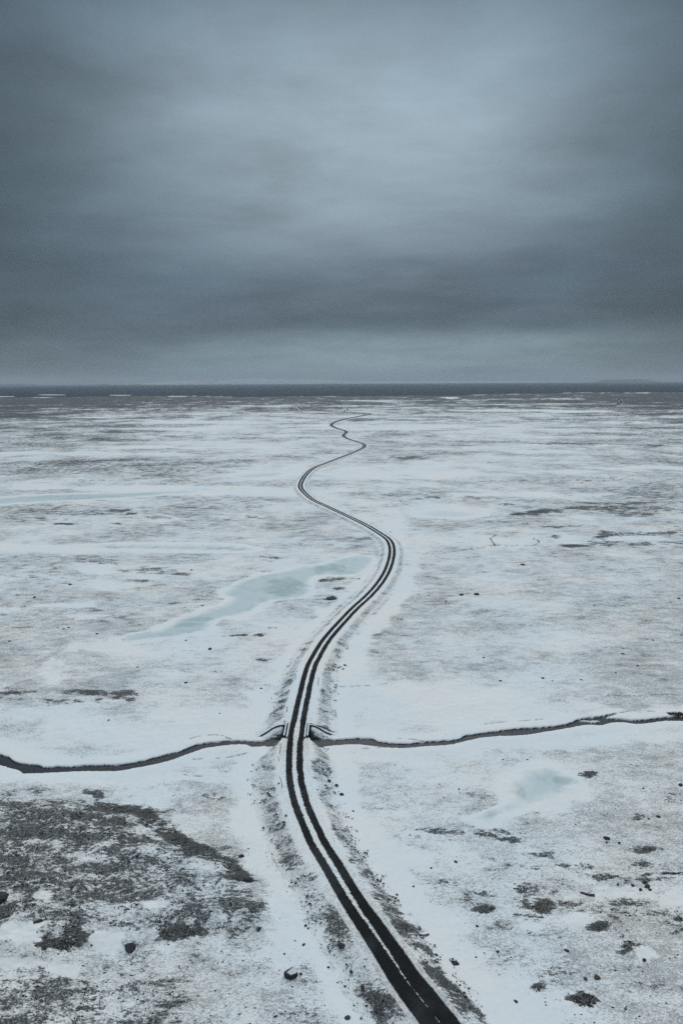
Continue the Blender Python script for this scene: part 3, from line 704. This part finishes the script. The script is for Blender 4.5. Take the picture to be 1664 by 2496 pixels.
# ------------------------------------------------------------------ object helpers
COL = scene.collection
def tag(o, label=None, cat=None, group=None):
    if label: o['label'] = label
    if cat: o['category'] = cat
    if group: o['group'] = group
    return o
def empty(name, loc, rz=0.0):
    o = bpy.data.objects.new(name, None); COL.objects.link(o); o.location = loc; o.rotation_euler = (0, 0, rz); o.empty_display_size = .3
    return o
def obj(name, bm, mat, parent=None, smooth=False):
    me = bpy.data.meshes.new(name); bmesh.ops.recalc_face_normals(bm, faces=bm.faces); bm.to_mesh(me); bm.free()
    if smooth:
        for p in me.polygons: p.use_smooth = True
    me.materials.append(mat); o = bpy.data.objects.new(name, me); COL.objects.link(o)
    if parent: o.parent = parent
    return o
def box(bm, x0, x1, y0, y1, z0, z1, bev=0.0):
    r = bmesh.ops.create_cube(bm, size=1.0)
    bmesh.ops.scale(bm, vec=(x1-x0, y1-y0, z1-z0), verts=r['verts'])
    bmesh.ops.translate(bm, vec=((x0+x1)/2, (y0+y1)/2, (z0+z1)/2), verts=r['verts'])
    if bev:
        ed = list({e for v in r['verts'] for e in v.link_edges})
        bmesh.ops.bevel(bm, geom=ed, offset=bev, segments=2, affect='EDGES')
def tube(bm, pts, rad, n=7):
    rings = []
    for i, p in enumerate(pts):
        p = Vector(p); r = rad[i] if hasattr(rad, '__len__') else rad
        t = (Vector(pts[min(i+1, len(pts)-1)])-Vector(pts[max(i-1, 0)])).normalized()
        a = t.orthogonal().normalized(); b = t.cross(a)
        rings.append([bm.verts.new(p+(a*math.cos(k*2*math.pi/n)+b*math.sin(k*2*math.pi/n))*r) for k in range(n)])
    for i in range(len(rings)-1):
        for k in range(n):
            bm.faces.new((rings[i][k], rings[i][(k+1) % n], rings[i+1][(k+1) % n], rings[i+1][k]))
    bm.faces.new(rings[0]); bm.faces.new(rings[-1])

# ------------------------------------------------------------------ bridge
pN = roadP[iN]; pF = roadP[iF]
bc = (pN+pF)/2; L = float(np.hypot(pF[0]-pN[0], pF[1]-pN[1])); dirv = Vector((pF[0]-pN[0], pF[1]-pN[1])).normalized()
bz = float(bc[2]+gz_at(bc[0], bc[1]))
brz = math.atan2(dirv.y, dirv.x)-math.pi/2
bridge = empty('bridge', (float(bc[0]), float(bc[1]), 0), brz)
tag(bridge, 'small concrete road bridge with snow topped kerbs over the dark stream', 'bridge')
hl = L/2+.25
bm = bmesh.new(); box(bm, -1.40, 1.40, -hl, hl, bz-.42, bz-.012, .02); obj('deck', bm, M_conc, bridge)
for s in (-1, 1):
    bm = bmesh.new(); box(bm, *(sorted((s*1.20, s*1.38))), -hl, hl, bz-.40, bz+.22, .02)
    k = obj('kerb', bm, M_dark, bridge)
    bm = bmesh.new(); box(bm, *(sorted((s*1.19, s*1.39))), -hl+.02, hl-.02, bz+.20, bz+.29, .03); obj('snow_cap', bm, M_snow, k)
    bm = bmesh.new()
    off = 1.68
    box(bm, *(sorted((s*(off-.06), s*(off+.07)))), -hl+.05, hl-.05, bz+.25, bz+.42, .02)
    rl = obj('guard_rail', bm, M_dark, bridge)
    for yy in np.linspace(-hl+.3, hl-.3, 4):
        bm = bmesh.new(); box(bm, *(sorted((s*(off-.05), s*(off+.05)))), yy-.05, yy+.05, bz-.35, bz+.30); obj('post', bm, M_dark, rl)
        bm2 = bmesh.new(); box(bm2, *(sorted((s*1.37, s*(off-.03)))), yy-.05, yy+.05, bz-.35, bz-.25); obj('bracket', bm2, M_dark, rl)
    bm = bmesh.new(); box(bm, *(sorted((s*(off-.10), s*(off+.10)))), -hl+.04, hl-.04, bz+.41, bz+.50, .03); obj('snow_cap', bm, M_snow, rl)
for sy in (-1, 1):
    bm = bmesh.new(); box(bm, -1.7, 1.7, *(sorted((sy*(hl-.55), sy*(hl+.1)))), -1.2, bz-.43, .02); obj('abutment', bm, M_conc, bridge)
# far wing walls hold back the bank; curved, stepping down outwards
inv = Matrix.Translation((float(bc[0]), float(bc[1]), 0)) @ Matrix.Rotation(brz, 4, 'Z'); inv = inv.inverted()
WALLS = {-1: [(698,1765,1.45),(686,1765.5,1.35),(676,1767.5,1.15),(664,1773,.85),(652,1781,.50),(635,1791,.15)],
          1: [(751,1765,1.45),(761,1766,1.35),(771,1769,1.15),(781,1775,.85),(793,1782,.5),(807,1787,.15)]}
for s, W in WALLS.items():
    C = catmull([w for w in W], 4); P3 = []
    for px, py, zz in C:
        x, y = at(px, py, zz+.12); P3.append(inv @ Vector((float(x), float(y), zz)))
    bm = bmesh.new(); th = .22
    rows = []
    for i, p in enumerate(P3):
        t = (P3[min(i+1, len(P3)-1)]-P3[max(i-1, 0)]); t.z = 0; t.normalize(); nrm = Vector((-t.y, t.x, 0))*th/2
        rows.append([bm.verts.new(v) for v in (Vector((p.x, p.y, -.9))-nrm, p-nrm, p+nrm, Vector((p.x, p.y, -.9))+nrm)])
    for i in range(len(rows)-1):
        for k in range(3): bm.faces.new((rows[i][k], rows[i][k+1], rows[i+1][k+1], rows[i+1][k]))
    bm.faces.new(rows[0]); bm.faces.new(rows[-1])
    ww = obj('wing_wall', bm, M_dark, bridge)
    # snow drift lying against the wall
    q = []
    Mi = inv.inverted()
    m = 9
    for i, p in enumerate(P3):
        w = Mi @ p; e = i/(len(P3)-1)
        inner = math.sin(min(1, e*1.4+.25)*math.pi/2)
        for k in range(m+1):
            t = k/m; reach = 2.1*(1-.15*e)
            n_ = float(fbm(np.array([w.x+t]), np.array([w.y-t*2]), .8, 3, 5)[0])
            top = w.z-.12-.8*sstep(.16, .0, e)
            zz = top*(1-.25*t-.75*float(sstep(.30, 1.0, t)))-.75*t**1.6*(1-e*.5)+n_*.14*math.sin(t*math.pi)-.05
            q.append((w.x, w.y-.05-t*reach, zz))
    q = np.array(q); c = m+1
    f = np.array([(i*c+j, i*c+j+1, (i+1)*c+j+1, (i+1)*c+j) for i in range(len(P3)-1) for j in range(m)])
    n = len(q); tt = np.tile(np.arange(c)/m, len(P3)); ee = np.repeat(np.arange(len(P3))/(len(P3)-1), c)
    hh = np.clip(sstep(.25, .7, tt)*.8*sstep(.95, .3, ee), 0, 1); so_ = np.clip(sstep(.20, .06, ee-tt*.12), 0, 1)  # dark soil tone at the inner end paints shade beside the abutment
    add_mesh('snow_bank', q, f, M_ground, {'heath': hh, 'thin': hh*0+.1, 'soil': so_, 'tint': hh*0+.1}, 'structure')

for s, W in WALLS.items():
    C = catmull(list(W)+[(620, 1797, .0) if s < 0 else (824, 1793, .0)], 4); q = []
    for px, py, zz in C:
        x, y = at(px, py, zz+.12); x = float(x); y = float(y)
        l = abs((x-pF[0])*roadN[iF, 0]+(y-pF[1])*roadN[iF, 1]); H = float(pF[2]); tw = 3.4*np.clip(H/1.2, .45, 1.25)
        fr = float(np.clip((l-1.95)/tw, 0, 1)); ze = H*(1-float(sstep(0, 1, fr))*.35-fr*.65)
        yb = float(pF[1])+1.6
        for t, z_ in ((0, zz-.03), (.15, zz+.02), (.5, (zz+ze)/2+.02), (.8, ze+.01), (1, ze-.06)):
            q.append((x, y+.08+(yb-y)*t, z_))
        q.append((x, yb+.3, -.1))
    q = np.array(q); c = 6; n_ = len(q)//c
    f = np.array([(i*c+j, i*c+j+1, (i+1)*c+j+1, (i+1)*c+j) for i in range(n_-1) for j in range(c-1)])
    add_mesh('snow_bank', q, f, M_ground, {'heath': q[:, 0]*0+.22, 'thin': q[:, 0]*0+.5, 'soil': q[:, 0]*0, 'tint': q[:, 0]*0+.1}, 'structure')

# ------------------------------------------------------------------ rocks
def ground_z(px, py):
    x, y = at(px, py); x = float(x); y = float(y)
    r = math.hypot(x, y); a = math.atan2(x, y)
    i = int(np.clip(np.searchsorted(GR, r), 1, nr-1)); j = int(np.clip(np.searchsorted(GA, a), 1, na-1))
    z = float(Z[i*na+j])
    return x, y, z
def near_bank(x, y):
    d, s, i = line_dist(np.array([x]), np.array([y]), roadP, 12, 48)
    return float(d[0]), int(i[0])
def bank_z(x, y, z):
    d, i = near_bank(x, y)
    if d > 20: return z
    H = roadP[i, 2]; tw = 3.4*np.clip(H/1.2, .45, 1.25); fr = np.clip((d-2.15)/tw, 0, 1)
    if fr >= 1: return z
    return float(H*(1-fr))
def rock_bm(w, d, h, seed, flat=False, sub=2):
    rnd = random.Random(seed); bm = bmesh.new()
    bmesh.ops.create_icosphere(bm, subdivisions=sub, radius=1.0)
    ax = [Vector((rnd.uniform(-1, 1), rnd.uniform(-1, 1), rnd.uniform(-.4, 1))).normalized() for _ in range(7)]
    cut = [rnd.uniform(.42, .78) for _ in ax]
    for v in bm.verts:
        p = v.co.copy()
        for a_, c_ in zip(ax, cut):
            dd = p.dot(a_)
            if dd > c_: p -= a_*(dd-c_)*.92
        p *= 1+rnd.uniform(-.06, .06)
        v.co = Vector((p.x*w/2*1.15, p.y*d/2*1.15, p.z*h*.62+h*.25))
    return bm
rid = 0
def rock(px, py, wpx, hpx, label, group=None, mat=None, name='rock', tall=.6):
    global rid
    rid += 1
    x, y, z = ground_z(px, py)
    z = bank_z(x, y, z)
    x, y = at(px, py, z); x = float(x); y = float(y)
    k = F/math.hypot(y, CAM_H)
    w = wpx/k*.92; h = min(w*tall*.7, max(hpx/k*.8, w*.28)); dep = max(w*.6, min(w*1.3, (hpx/k)/max(.3, CAM_H/math.hypot(y, CAM_H))))
    o = obj(name, rock_bm(w, dep, h, 100+rid), mat or M_rock)
    o.location = (x, y, z-.04*h); o.rotation_euler = (0, 0, random.Random(rid).uniform(-.5, .5))
    tag(o, label, 'rock', group)
    return o
random.seed(4)
rock(316,2312,30,15,'largest dark boulder, below the heath mound at lower left')
rock(831,2304,17,11,'jagged black rock on the verge beside the square black slab')
rock(745,2257,8,5,'small pointed black stone alone on smooth snow left of the road')
rock(589,2088,14,8,'dark rounded rock just right of the heath mound edge')
rock(605,2147,22,9,'low dark ledge of rock at the right tip of the mound')
rock(6,2188,44,22,'black rock outcrop cut by the left edge of the picture')
rock(93,2249,22,11,'dark rock on the lower part of the heath mound')
rock(631,2264,12,8,'dark rock at the foot of the mound, lower right corner')
rock(846,2481,13,7,'brown stone near the bottom edge left of the road', mat=M_brown)
rock(883,2407,10,8,'black rock touching the dark left road verge near the bottom')
rock(1110,2101,9,6,'small brownish stone alone on the smooth drift right of the road', mat=M_brown)
rock(1477,2043,15,8,'dark angular rock on right, uppermost of a loose trio')
rock(1477,2053,7,5,'small stone directly below the dark angular rock on the right')
rock(1508,2055,8,4,'small flat stone right of the dark angular rock on the right')
rock(1604,1991,10,5,'dark stone on the far right below the turquoise pond')
rock(1570,2341,11,6,'small black domed stone on a bare snow spot at lower right')
rock(802,1903,9,6,'dark oval boulder on the white drift right of the road below the bridge')
rock(820,1914,10,5,'pointed dark boulder right of the oval boulder below the bridge')
rock(833,1936,11,6,'grey broken rock lowest of the three below the bridge on the right')
rock(840,1622,8,5,'dark boulder on the right above the right roadside post')
rock(836,1631,7,5,'grey boulder just under the dark one above the right roadside post')
rock(1323,1653,9,4,'brown stone on the snowfield above the right arm of the stream', mat=M_brown)
rock(1272,1377,12,4,'low dark rock high on the right snowfield')
rock(1163,1449,17,4,'long low dark rock, right one of a pair on the right snowfield')
rock(1124,1450,13,4,'low dark rock, left one of a pair on the right snowfield')
rock(1447,1475,6,5,'tiny round black stone alone on the far right snowfield')
rock(1652,1459,9,4,'dark rock at the right edge of the middle snowfield')
rock(1553,1623,7,5,'small black stone on the right well above the stream')
rock(1516,1594,10,4,'flat dark rock on the right snowfield near the right edge')
rock(512,1582,10,5,'dark rock between the turquoise pond and the road')
rock(1657,1914,12,6,'dark rock cut by the right edge beyond the turquoise pond')
rock(808,1459,26,9,'flat dark rock hump beside the islet in the big frozen pond', tall=.35)
rock(1381,2318,10,8,'rounded grey rock in the lower right heath')
rock(1453,2383,16,8,'reddish grey stone above the big dark heath patch', mat=M_brown)
rock(1425,2386,9,8,'small reddish stone left of the reddish grey stone', mat=M_brown)
for i, (px, py, w, h) in enumerate([(1571,2152,15,6),(1577,2161,18,6),(1582,2169,10,8),(1560,2169,13,7),(1541,2159,10,5),(1505,2156,7,5)]):
    rock(px, py, w, h, 'dark stone in the loose cluster below the small creek at right', 'stones below the creek')
for (px, py, w) in [(168,1530,8),(156,1533,6),(141,1530,6)]:
    rock(px, py, w, w*.6, 'one of three dark stones close together on the left snowfield', 'trio of stones on the left')
for (px, py, w) in [(844,2352,6),(800,2358,6),(855,2369,8),(733,2375,7),(739,2303,8),(769,2245,6),(893,2453,6),(693,2325,5),(719,2293,4),(735,2451,4)]:
    rock(px, py, w, w*.7, 'little dark stone on snow left of the road near the bottom', 'little stones left of the road')
for (px, py, w) in [(1023,2263,7),(1162,2258,7),(1211,2320,8),(1062,2326,5),(1134,2430,7),(1256,2441,9),(967,2181,6),(912,2157,5),(1007,2161,6),(1050,2116,5),(1159,2333,5)]:
    rock(px, py, w, w*.7, 'little dark stone on snow right of the road in the foreground', 'little stones right of the road')
for (px, py, w) in [(1567,1922,6),(1118,1924,5),(861,1977,6),(1081,1944,4),(1402,2010,5),(1580,1996,6),(1225,1852,5),(1285,1852,5)]:
    rock(px, py, w, w*.7, 'little dark stone on the snow between stream and right foreground', 'little stones round the turquoise pond')
for (px, py, w) in [(653,1934,7),(660,1941,6),(679,1909,5),(674,1985,6),(697,1987,6),(773,1925,5),(787,1876,6),(793,1914,5),(692,2005,7),(642,2018,6),(656,1936,6),(745,1958,5),(690,2004,5)]:
    rock(px, py, w, w*.7, 'small stone in the road bank between bridge and foreground', 'stones in the road bank')
for (px, py, w) in [(236,1545,8),(454,1561,6),(265,1755,6),(335,1626,5),(454,1664,8),(536,1739,5),(637,1678,7),(172,1425,9),(85,1456,8),(24,1563,8),(300,1560,4),(468,1390,7),(360,1390,6)]:
    rock(px, py, w, w*.6, 'small dark stone scattered on the snowfield left of the road', 'stones on the left snowfield')
for (px, py, w) in [(1177,1603,7),(978,1510,6),(1087,1465,7),(1416,1657,6),(1219,1660,8),(1345,1660,5),(1590,1560,5),(874,1411,6),(1500,1640,5),(951,1297,5)]:
    rock(px, py, w, w*.5, 'small dark stone scattered on the snowfield right of the road', 'stones on the right snowfield')
for (px, py, w) in [(662,1804,5),(667,1801,6),(672,1803,4),(656,1806,5)]:
    rock(px, py, w, w*.8, 'broken stone at the left stream bank beside the bridge', 'stones left of the bridge')
for (px, py, w) in [(786,1822,5),(791,1826,5),(799,1826,5),(795,1831,4),(788,1795,6),(796,1797,5),(784,1789,5)]:
    rock(px, py, w, w*.8, 'broken stone at the right stream bank beside the bridge', 'stones right of the bridge')

ORD = ['lowest', 'second lowest', 'third lowest', 'fourth lowest', 'fifth lowest', 'sixth lowest', 'seventh lowest', 'eighth lowest', 'ninth lowest', 'tenth lowest', 'eleventh lowest', 'twelfth lowest', 'topmost']
PHR = {'stones below the creek': 'in the picture of six dark stones clustered below the creek',
 'trio of stones on the left': 'in the picture of three close dark stones on the left snowfield',
 'little stones left of the road': 'of ten little dark stones on foreground snow left of the road',
 'little stones right of the road': 'of eleven little dark stones on foreground snow right of the road',
 'little stones round the turquoise pond': 'of eight little dark stones scattered around the right frozen pond',
 'stones in the road bank': 'of thirteen small stones in the road bank below the bridge',
 'stones on the left snowfield': 'of thirteen small stones on the snowfield left of the middle road',
 'stones on the right snowfield': 'of ten small stones on the snowfield right of the middle road',
 'stones left of the bridge': 'of four broken stones at the left stream bank by the bridge',
 'stones right of the bridge': 'of seven broken stones at the right stream bank by the bridge'}
for g, ph in PHR.items():
    L_ = sorted([o for o in scene.objects if o.get('group') == g], key=lambda o: math.hypot(o.location.x, o.location.y))
    for i, o in enumerate(L_):
        o['label'] = ('topmost' if i == len(L_)-1 else ORD[i])+' '+ph
# slabs
def place(px, py, z=None):
    x, y, gz = ground_z(px, py)
    if z is None: z = bank_z(x, y, gz)
    x, y = at(px, py, z); return float(x), float(y), z
def slab_poly(name, corners, z0, thick, mat, tilt=0.0, snow_top=False):
    P = [place(*c, z=z0) for c in corners]
    cx = sum(p[0] for p in P)/len(P); cy = sum(p[1] for p in P)/len(P)
    bm = bmesh.new()
    rnd = random.Random(7)
    top = [bm.verts.new((p[0]-cx, p[1]-cy, thick*(1+tilt*(p[1]-cy)))) for p in P]
    bot = [bm.verts.new(((p[0]-cx)*1.03, (p[1]-cy)*1.03, -.06)) for p in P]
    bm.faces.new(top); bm.faces.new(list(reversed(bot)))
    n = len(P)
    for i in range(n): bm.faces.new((top[i], bot[i], bot[(i+1) % n], top[(i+1) % n]))
    bmesh.ops.bevel(bm, geom=[e for e in bm.edges], offset=.02, segments=1, affect='EDGES')
    o = obj(name, bm, mat); o.location = (cx, cy, z0); return o, (cx, cy)
o, _ = slab_poly('slab', [(795,2309),(805,2307),(813,2301),(817,2309),(821,2320),(803,2326),(799,2316)], .02, .10, M_slab)
tag(o, 'square black slab lying on the snow left of the road, partly snowed over', 'slab')
o, _ = slab_poly('slab', [(1094,2339),(1105,2336),(1110,2341),(1119,2351),(1106,2353),(1102,2350),(1100,2345)], .02, .10, M_slab)
tag(o, 'black flat slab lying on smooth snow right of the road', 'slab')
blk = empty('stone_block', (0, 0, 0)); 
sx, sy, _z = place(709, 2370, 0.0)
blk.location = (sx, sy, 0); tag(blk, 'big flat topped stone block capped with grey snow left of the road', 'rock')
bm = bmesh.new(); pts = []
for c in [(692,2369),(712,2357),(716,2358),(725,2369),(722,2374),(708,2380),(698,2376)]:
    x, y, _ = place(*c, z=0.32); pts.append((x-sx, y-sy))
t_ = [bm.verts.new((x, y, .34)) for x, y in pts]; b_ = [bm.verts.new((x*1.05, y*1.05, -.1)) for x, y in pts]
bm.faces.new(t_); bm.faces.new(b_[::-1])
for i in range(len(pts)): bm.faces.new((t_[i], b_[i], b_[(i+1) % len(pts)], t_[(i+1) % len(pts)]))
obj('stone', bm, M_rock, blk)
bm = bmesh.new(); pts = []
for c in [(699,2371),(714,2358),(718,2361),(725,2368),(721,2372.5),(709,2377)]:
    x, y, _ = place(*c, z=0.36); pts.append((x-sx, y-sy))
t_ = [bm.verts.new((x, y, .40)) for x, y in pts]; b_ = [bm.verts.new((x, y, .33)) for x, y in pts]
bm.faces.new(t_); bm.faces.new(b_[::-1])
for i in range(len(pts)): bm.faces.new((t_[i], b_[i], b_[(i+1) % len(pts)], t_[(i+1) % len(pts)]))
obj('snow_cap', bm, plain('grey_snow', (.50, .55, .58), (.62, .66, .69), 2, .9, .2), blk)

# driftwood
def log(pts, r, label):
    P = [Vector(place(*p)) for p in pts]; o0 = P[0].copy()
    bm = bmesh.new(); tube(bm, [p-o0+Vector((0, 0, r*.6)) for p in P], [r*(.5+.5*i/(len(P)-1)) for i in range(len(P))])
    o = obj('driftwood_log', bm, M_wood, smooth=True); o.location = o0; tag(o, label, 'log')
log([(1016,2274),(1020,2279),(1030,2281),(1040,2280),(1044,2278)], .09, 'thin curved branch lying on the snow right of the road')
log([(1413,2176),(1422,2179),(1435,2183),(1448,2184)], .14, 'grey log half sunk in snow on the right')

# marker posts
def post(bx, by, tx, ty, label, r=.035, bend=0.0, cap=True, name='marker_post'):
    x, y, z = place(bx, by)
    # find height so that the top meets the survey row
    d = ray(tx, ty); t = y/d[1]; h = max(.5, CAM_H+d[2]*t-z); xt = d[0]*t
    e = empty(name, (x, y, z)); tag(e, label, 'post', 'roadside posts' if name == 'marker_post' else None)
    dx = xt-x
    P = [(dx*k+bend*math.sin(k*math.pi), 0, -.15+(h+.15)*k) for k in (0, .25, .5, .75, 1)]
    bm = bmesh.new(); tube(bm, P, [r*1.2, r*1.15, r*1.1, r, r*.9], 8); obj('shaft', bm, M_dark, e, True)
    if cap:
        bm = bmesh.new(); bmesh.ops.create_icosphere(bm, subdivisions=1, radius=r*1.2, matrix=Matrix.Translation(P[-1]) @ Matrix.Diagonal((1, 1, .6, 1))); obj('snow_cap', bm, M_snow, e, True)
    return e
post(719.3,1656,720.6,1643,'dark thin stake on the left of the road above the bridge', .045)
post(775,1668.5,776.6,1651,'dark thin stake on the right of the road above the bridge', .045)
post(698,1735.4,700.3,1722,'short leaning stake in the left road bank just above the bridge', .055)
post(695,1764.5,693.8,1757.5,'short stub of a stake at the left end of the bridge wall', .04)
post(687,1919,680.6,1892,'tall bowed stake beside the left wheel track below the bridge', .035, .12)
post(680.8,1853,676.8,1843.5,'short tilted stake left of the road just below the bridge', .035)
post(681,1836,683.4,1812,'slim crooked stake left of the road next to the bridge', .04, .05)

# brown grass tussock standing in the stream at right
e = empty('grass_tussock', (*place(1646, 1741)[:2], -.3)); tag(e, 'brown grass tussock standing at the stream near the right edge', 'grass tussock')
bm = bmesh.new(); rnd = random.Random(3)
for i in range(420):
    a = rnd.uniform(0, 6.28); q = math.sqrt(rnd.random()); bx, by = math.cos(a)*q*.95, math.sin(a)*q*.45
    l = rnd.uniform(.25, .6)*(1.2-.5*q); lx, ly = bx*.5+rnd.uniform(-.2, .2), by*.5+rnd.uniform(-.2, .2)
    w = .03
    v = [bm.verts.new(p) for p in ((bx-w, by, .2), (bx+w, by, .2), (bx+lx*.5, by+ly*.5, .25+l*.7), (bx+lx, by+ly, .25+l))]
    bm.faces.new((v[0], v[1], v[2])); bm.faces.new((v[2], v[1], v[3]))
obj('blades', bm, M_grass, e)
obj('root_mound', rock_bm(2.0, 1.0, .5, 5), M_brown, e)

# ------------------------------------------------------------------ low shrubs and tussocks of the heath (nobody could count them)
def shrubs():
    rng = np.random.RandomState(12)
    P = []; tin = []
    # candidates: random survey of the near ground
    n = 420000
    vv = rng.uniform(1860, 2560, n); uu = rng.uniform(-120, 1790, n)
    x, y = at(uu, vv)
    r = np.hypot(x, y); a = np.arctan2(x, y)
    i = np.clip(np.searchsorted(GR, r), 1, nr-1); j = np.clip(np.searchsorted(GA, a), 1, na-1)
    k = i*na+j
    he = heath[k]; th = thin[k]; z = Z[k]; d = DR[k]
    n1 = fbm(x, y, 2.3, 3, 91); n2 = fbm(x, y, .6, 2, 92)
    pr = sstep(-.05, .35, n1*.6+n2*.5+(he-.62)*1.3)*.20 + (n2+n1*.4 > .38)*(th > .4)*.020
    keep = (rng.rand(n) < pr) & (d > 6.0) & (DST[k] > .3) & (DP[k] > .5)
    x, y, z, t, he = x[keep], y[keep], z[k[keep]*0+np.arange(len(z))[keep]] if False else z[keep], tint[k][keep], he[keep]
    # road banks
    sel = np.nonzero((roadP[:, 3] > 1560))[0]
    m = 4500
    si = rng.choice(sel, m); side = rng.choice([-1, 1], m); fr = rng.beta(2.2, 1.8, m)
    H = roadP[si, 2]; tw = 3.4*np.clip(H/1.2, .45, 1.25); lat = 2.15+fr*tw
    bx = roadP[si, 0]+side*lat*roadN[si, 0]+rng.normal(0, .3, m); by = roadP[si, 1]+side*lat*roadN[si, 1]+rng.normal(0, .3, m)
    bzz = H*(1-fr)-.02
    nn = fbm(bx, by, 2.2, 3, 95)
    kk = (nn > np.interp(roadP[si, 3], [1560, 1900, 2200, 2500], [.35, .22, .05, -.1])) & ((si < iN-6) | (si > iF+4))
    S = np.r_[(.035+.10*rng.beta(1.3, 3.5, len(x)))*(.8+he*.6), .03+.09*rng.beta(1.3, 3.5, kk.sum())]
    x = np.r_[x, bx[kk]]; y = np.r_[y, by[kk]]; z = np.r_[z, bzz[kk]]; t = np.r_[t, bx[kk]*0+.2]
    N_ = len(x); print('shrubs', N_)
    ring = 6
    ang = np.arange(ring)*2*np.pi/ring
    rr = 1+rng.uniform(-.35, .35, (N_, ring))
    st = rng.uniform(.9, 1.9, N_); ro = rng.uniform(-.5, .5, N_)
    lx = np.cos(ang)[None]*rr*S[:, None]*st[:, None]; ly = np.sin(ang)[None]*rr*S[:, None]*.8
    gx = lx*np.cos(ro)[:, None]-ly*np.sin(ro)[:, None]; gy = lx*np.sin(ro)[:, None]+ly*np.cos(ro)[:, None]
    vs = np.zeros((N_, 2*ring+1, 3))
    vs[:, :ring, 0] = x[:, None]+gx; vs[:, :ring, 1] = y[:, None]+gy; vs[:, :ring, 2] = z[:, None]-.05
    vs[:, ring:2*ring, 0] = x[:, None]+gx*.72; vs[:, ring:2*ring, 1] = y[:, None]+gy*.72; vs[:, ring:2*ring, 2] = z[:, None]+S[:, None]*rng.uniform(.3, .75, (N_, ring))
    vs[:, -1, 0] = x; vs[:, -1, 1] = y; vs[:, -1, 2] = z+S*rng.uniform(.5, .9, N_)
    f = []
    for q in range(ring):
        q2 = (q+1) % ring
        f += [(q, q2, ring+q2), (q, ring+q2, ring+q), (ring+q, ring+q2, 2*ring)]
    f = np.array(f); allf = (np.arange(N_)*(2*ring+1))[:, None, None]+f[None]
    o = add_mesh('heath_shrubs', vs.reshape(-1, 3), allf.reshape(-1, 3), M_shrub, {'tint': np.repeat(np.clip(t, 0, 1), 2*ring+1)}, 'stuff', smooth=False)
    tag(o, 'low dark heather and grass tufts poking through the snow', 'heath')
shrubs()

# ------------------------------------------------------------------ far land beyond the sea
def hill(name, prof, dist, base_v, depth, mat, seed, rough=.15):
    """ridge whose crest height follows a profile of (survey x, height in m)"""
    xs = np.linspace(prof[0][0], prof[-1][0], 90)
    hh = np.interp(xs, [p[0] for p in prof], [p[1] for p in prof])
    n = len(xs); m = 14; vs = []
    for k in range(m+1):
        t = k/m; shape = math.sin(t*math.pi)**.6
        ax = (xs-W0/2)/F
        d = dist+depth*t
        X_ = ax*d; Y_ = np.full(n, d)
        nz = fbm(X_, Y_, dist*.02, 4, seed)
        vs.append(np.stack([X_, Y_, hh*shape*(1+nz*rough)-6*(1-shape)], 1))
    vs = np.stack(vs, 1).reshape(-1, 3); c = m+1
    f = np.array([(i*c+j, i*c+j+1, (i+1)*c+j+1, (i+1)*c+j) for i in range(n-1) for j in range(m)])
    return add_mesh(name, vs, f, mat, kind='structure')
M_far = plain('far_rock', (.05, .06, .07), (.10, .11, .12), .002, .95, .1)
m, T = new_mat('far_snow_slopes')
pos = T.node('ShaderNodeNewGeometry').outputs['Position']
mp = T.node('ShaderNodeMapping', {'Vector': pos, 'Scale': (.35, .2, 3.0)}).outputs[0]
n = T.noise(mp, .0022, 5, .6)
c = T.mix(T.smooth(n, .54, .64, 0, .55), (.50, .54, .57, 1), (.22, .24, .26, 1))
T.node('ShaderNodeOutputMaterial', {0: T.node('ShaderNodeBsdfPrincipled', {'Base Color': c, 'Roughness': .9, 'Specular IOR Level': .1}).outputs[0]})
M_farsnow = m
hill('hills', [(1440,0),(1452,60),(1462,95),(1475,105),(1500,112),(1530,112),(1552,108),(1562,98),(1572,90),(1583,50),(1600,15),(1664,8),(1900,0)], 27000, 928, 2600, M_far, 3, .05)
hill('hills', [(-400,40),(-100,50),(20,55),(70,62),(100,40),(112,16),(240,10),(258,42),(272,44),(285,10),(330,24),(345,38),(360,12),(420,8),(520,0)], 27000, 936, 2200, M_far, 9, .1)
hill('hills', [(300,0),(380,90),(450,170),(520,210),(600,240),(700,220),(760,180),(840,120),(900,90),(1000,80),(1100,70),(1250,60),(1400,20),(1440,0)], 36000, 930, 4200, M_farsnow, 15, .3)
# snow covered sand bars off the left shore
for (x0, x1, yv) in ((-60, 36, 966.4), (95, 160, 962.3), (268, 320, 963.2)):
    xs = np.linspace(x0, x1, 24); w = np.sin(np.linspace(0.05, math.pi-.05, 24))**.6*(1.4 if yv > 960 else .5)
    X0, Y0 = at(xs, yv+w*.6, -2.6); X1, Y1 = at(xs, yv-w*.6, -2.6)
    q = np.vstack([np.stack([X0, Y0, X0*0-3.3], 1), np.stack([(X0+X1)/2, (Y0+Y1)/2, X0*0-1.9], 1), np.stack([X1, Y1, X0*0-3.3], 1)])
    f = np.array([(k*24+i, k*24+i+1, (k+1)*24+i+1, (k+1)*24+i) for k in range(2) for i in range(23)])
    add_mesh('sand_bar', q, f, M_snow, kind='structure')

# ------------------------------------------------------------------ haze
def haze():
    bm = bmesh.new()
    B = 72000.0
    r = bmesh.ops.create_cube(bm, size=1.0)
    bmesh.ops.scale(bm, vec=(2*B, 2*B, 460.0+18.5), verts=r['verts'])
    bmesh.ops.translate(bm, vec=(0, 0, (460.0-18.5)/2), verts=r['verts'])
    m, T = new_mat('haze_air')
    v = T.node('ShaderNodeVolumePrincipled', {'Color': (.82, .90, .97, 1), 'Density': 3.8e-5, 'Anisotropy': 0.0}).outputs[0]
    out = T.node('ShaderNodeOutputMaterial'); T.l.new(v, out.inputs['Volume'])
    o = obj('haze', bm, m); o['kind'] = 'stuff'; tag(o, 'thin grey haze over the far plain', 'haze')
haze()
print('verts', len(X))
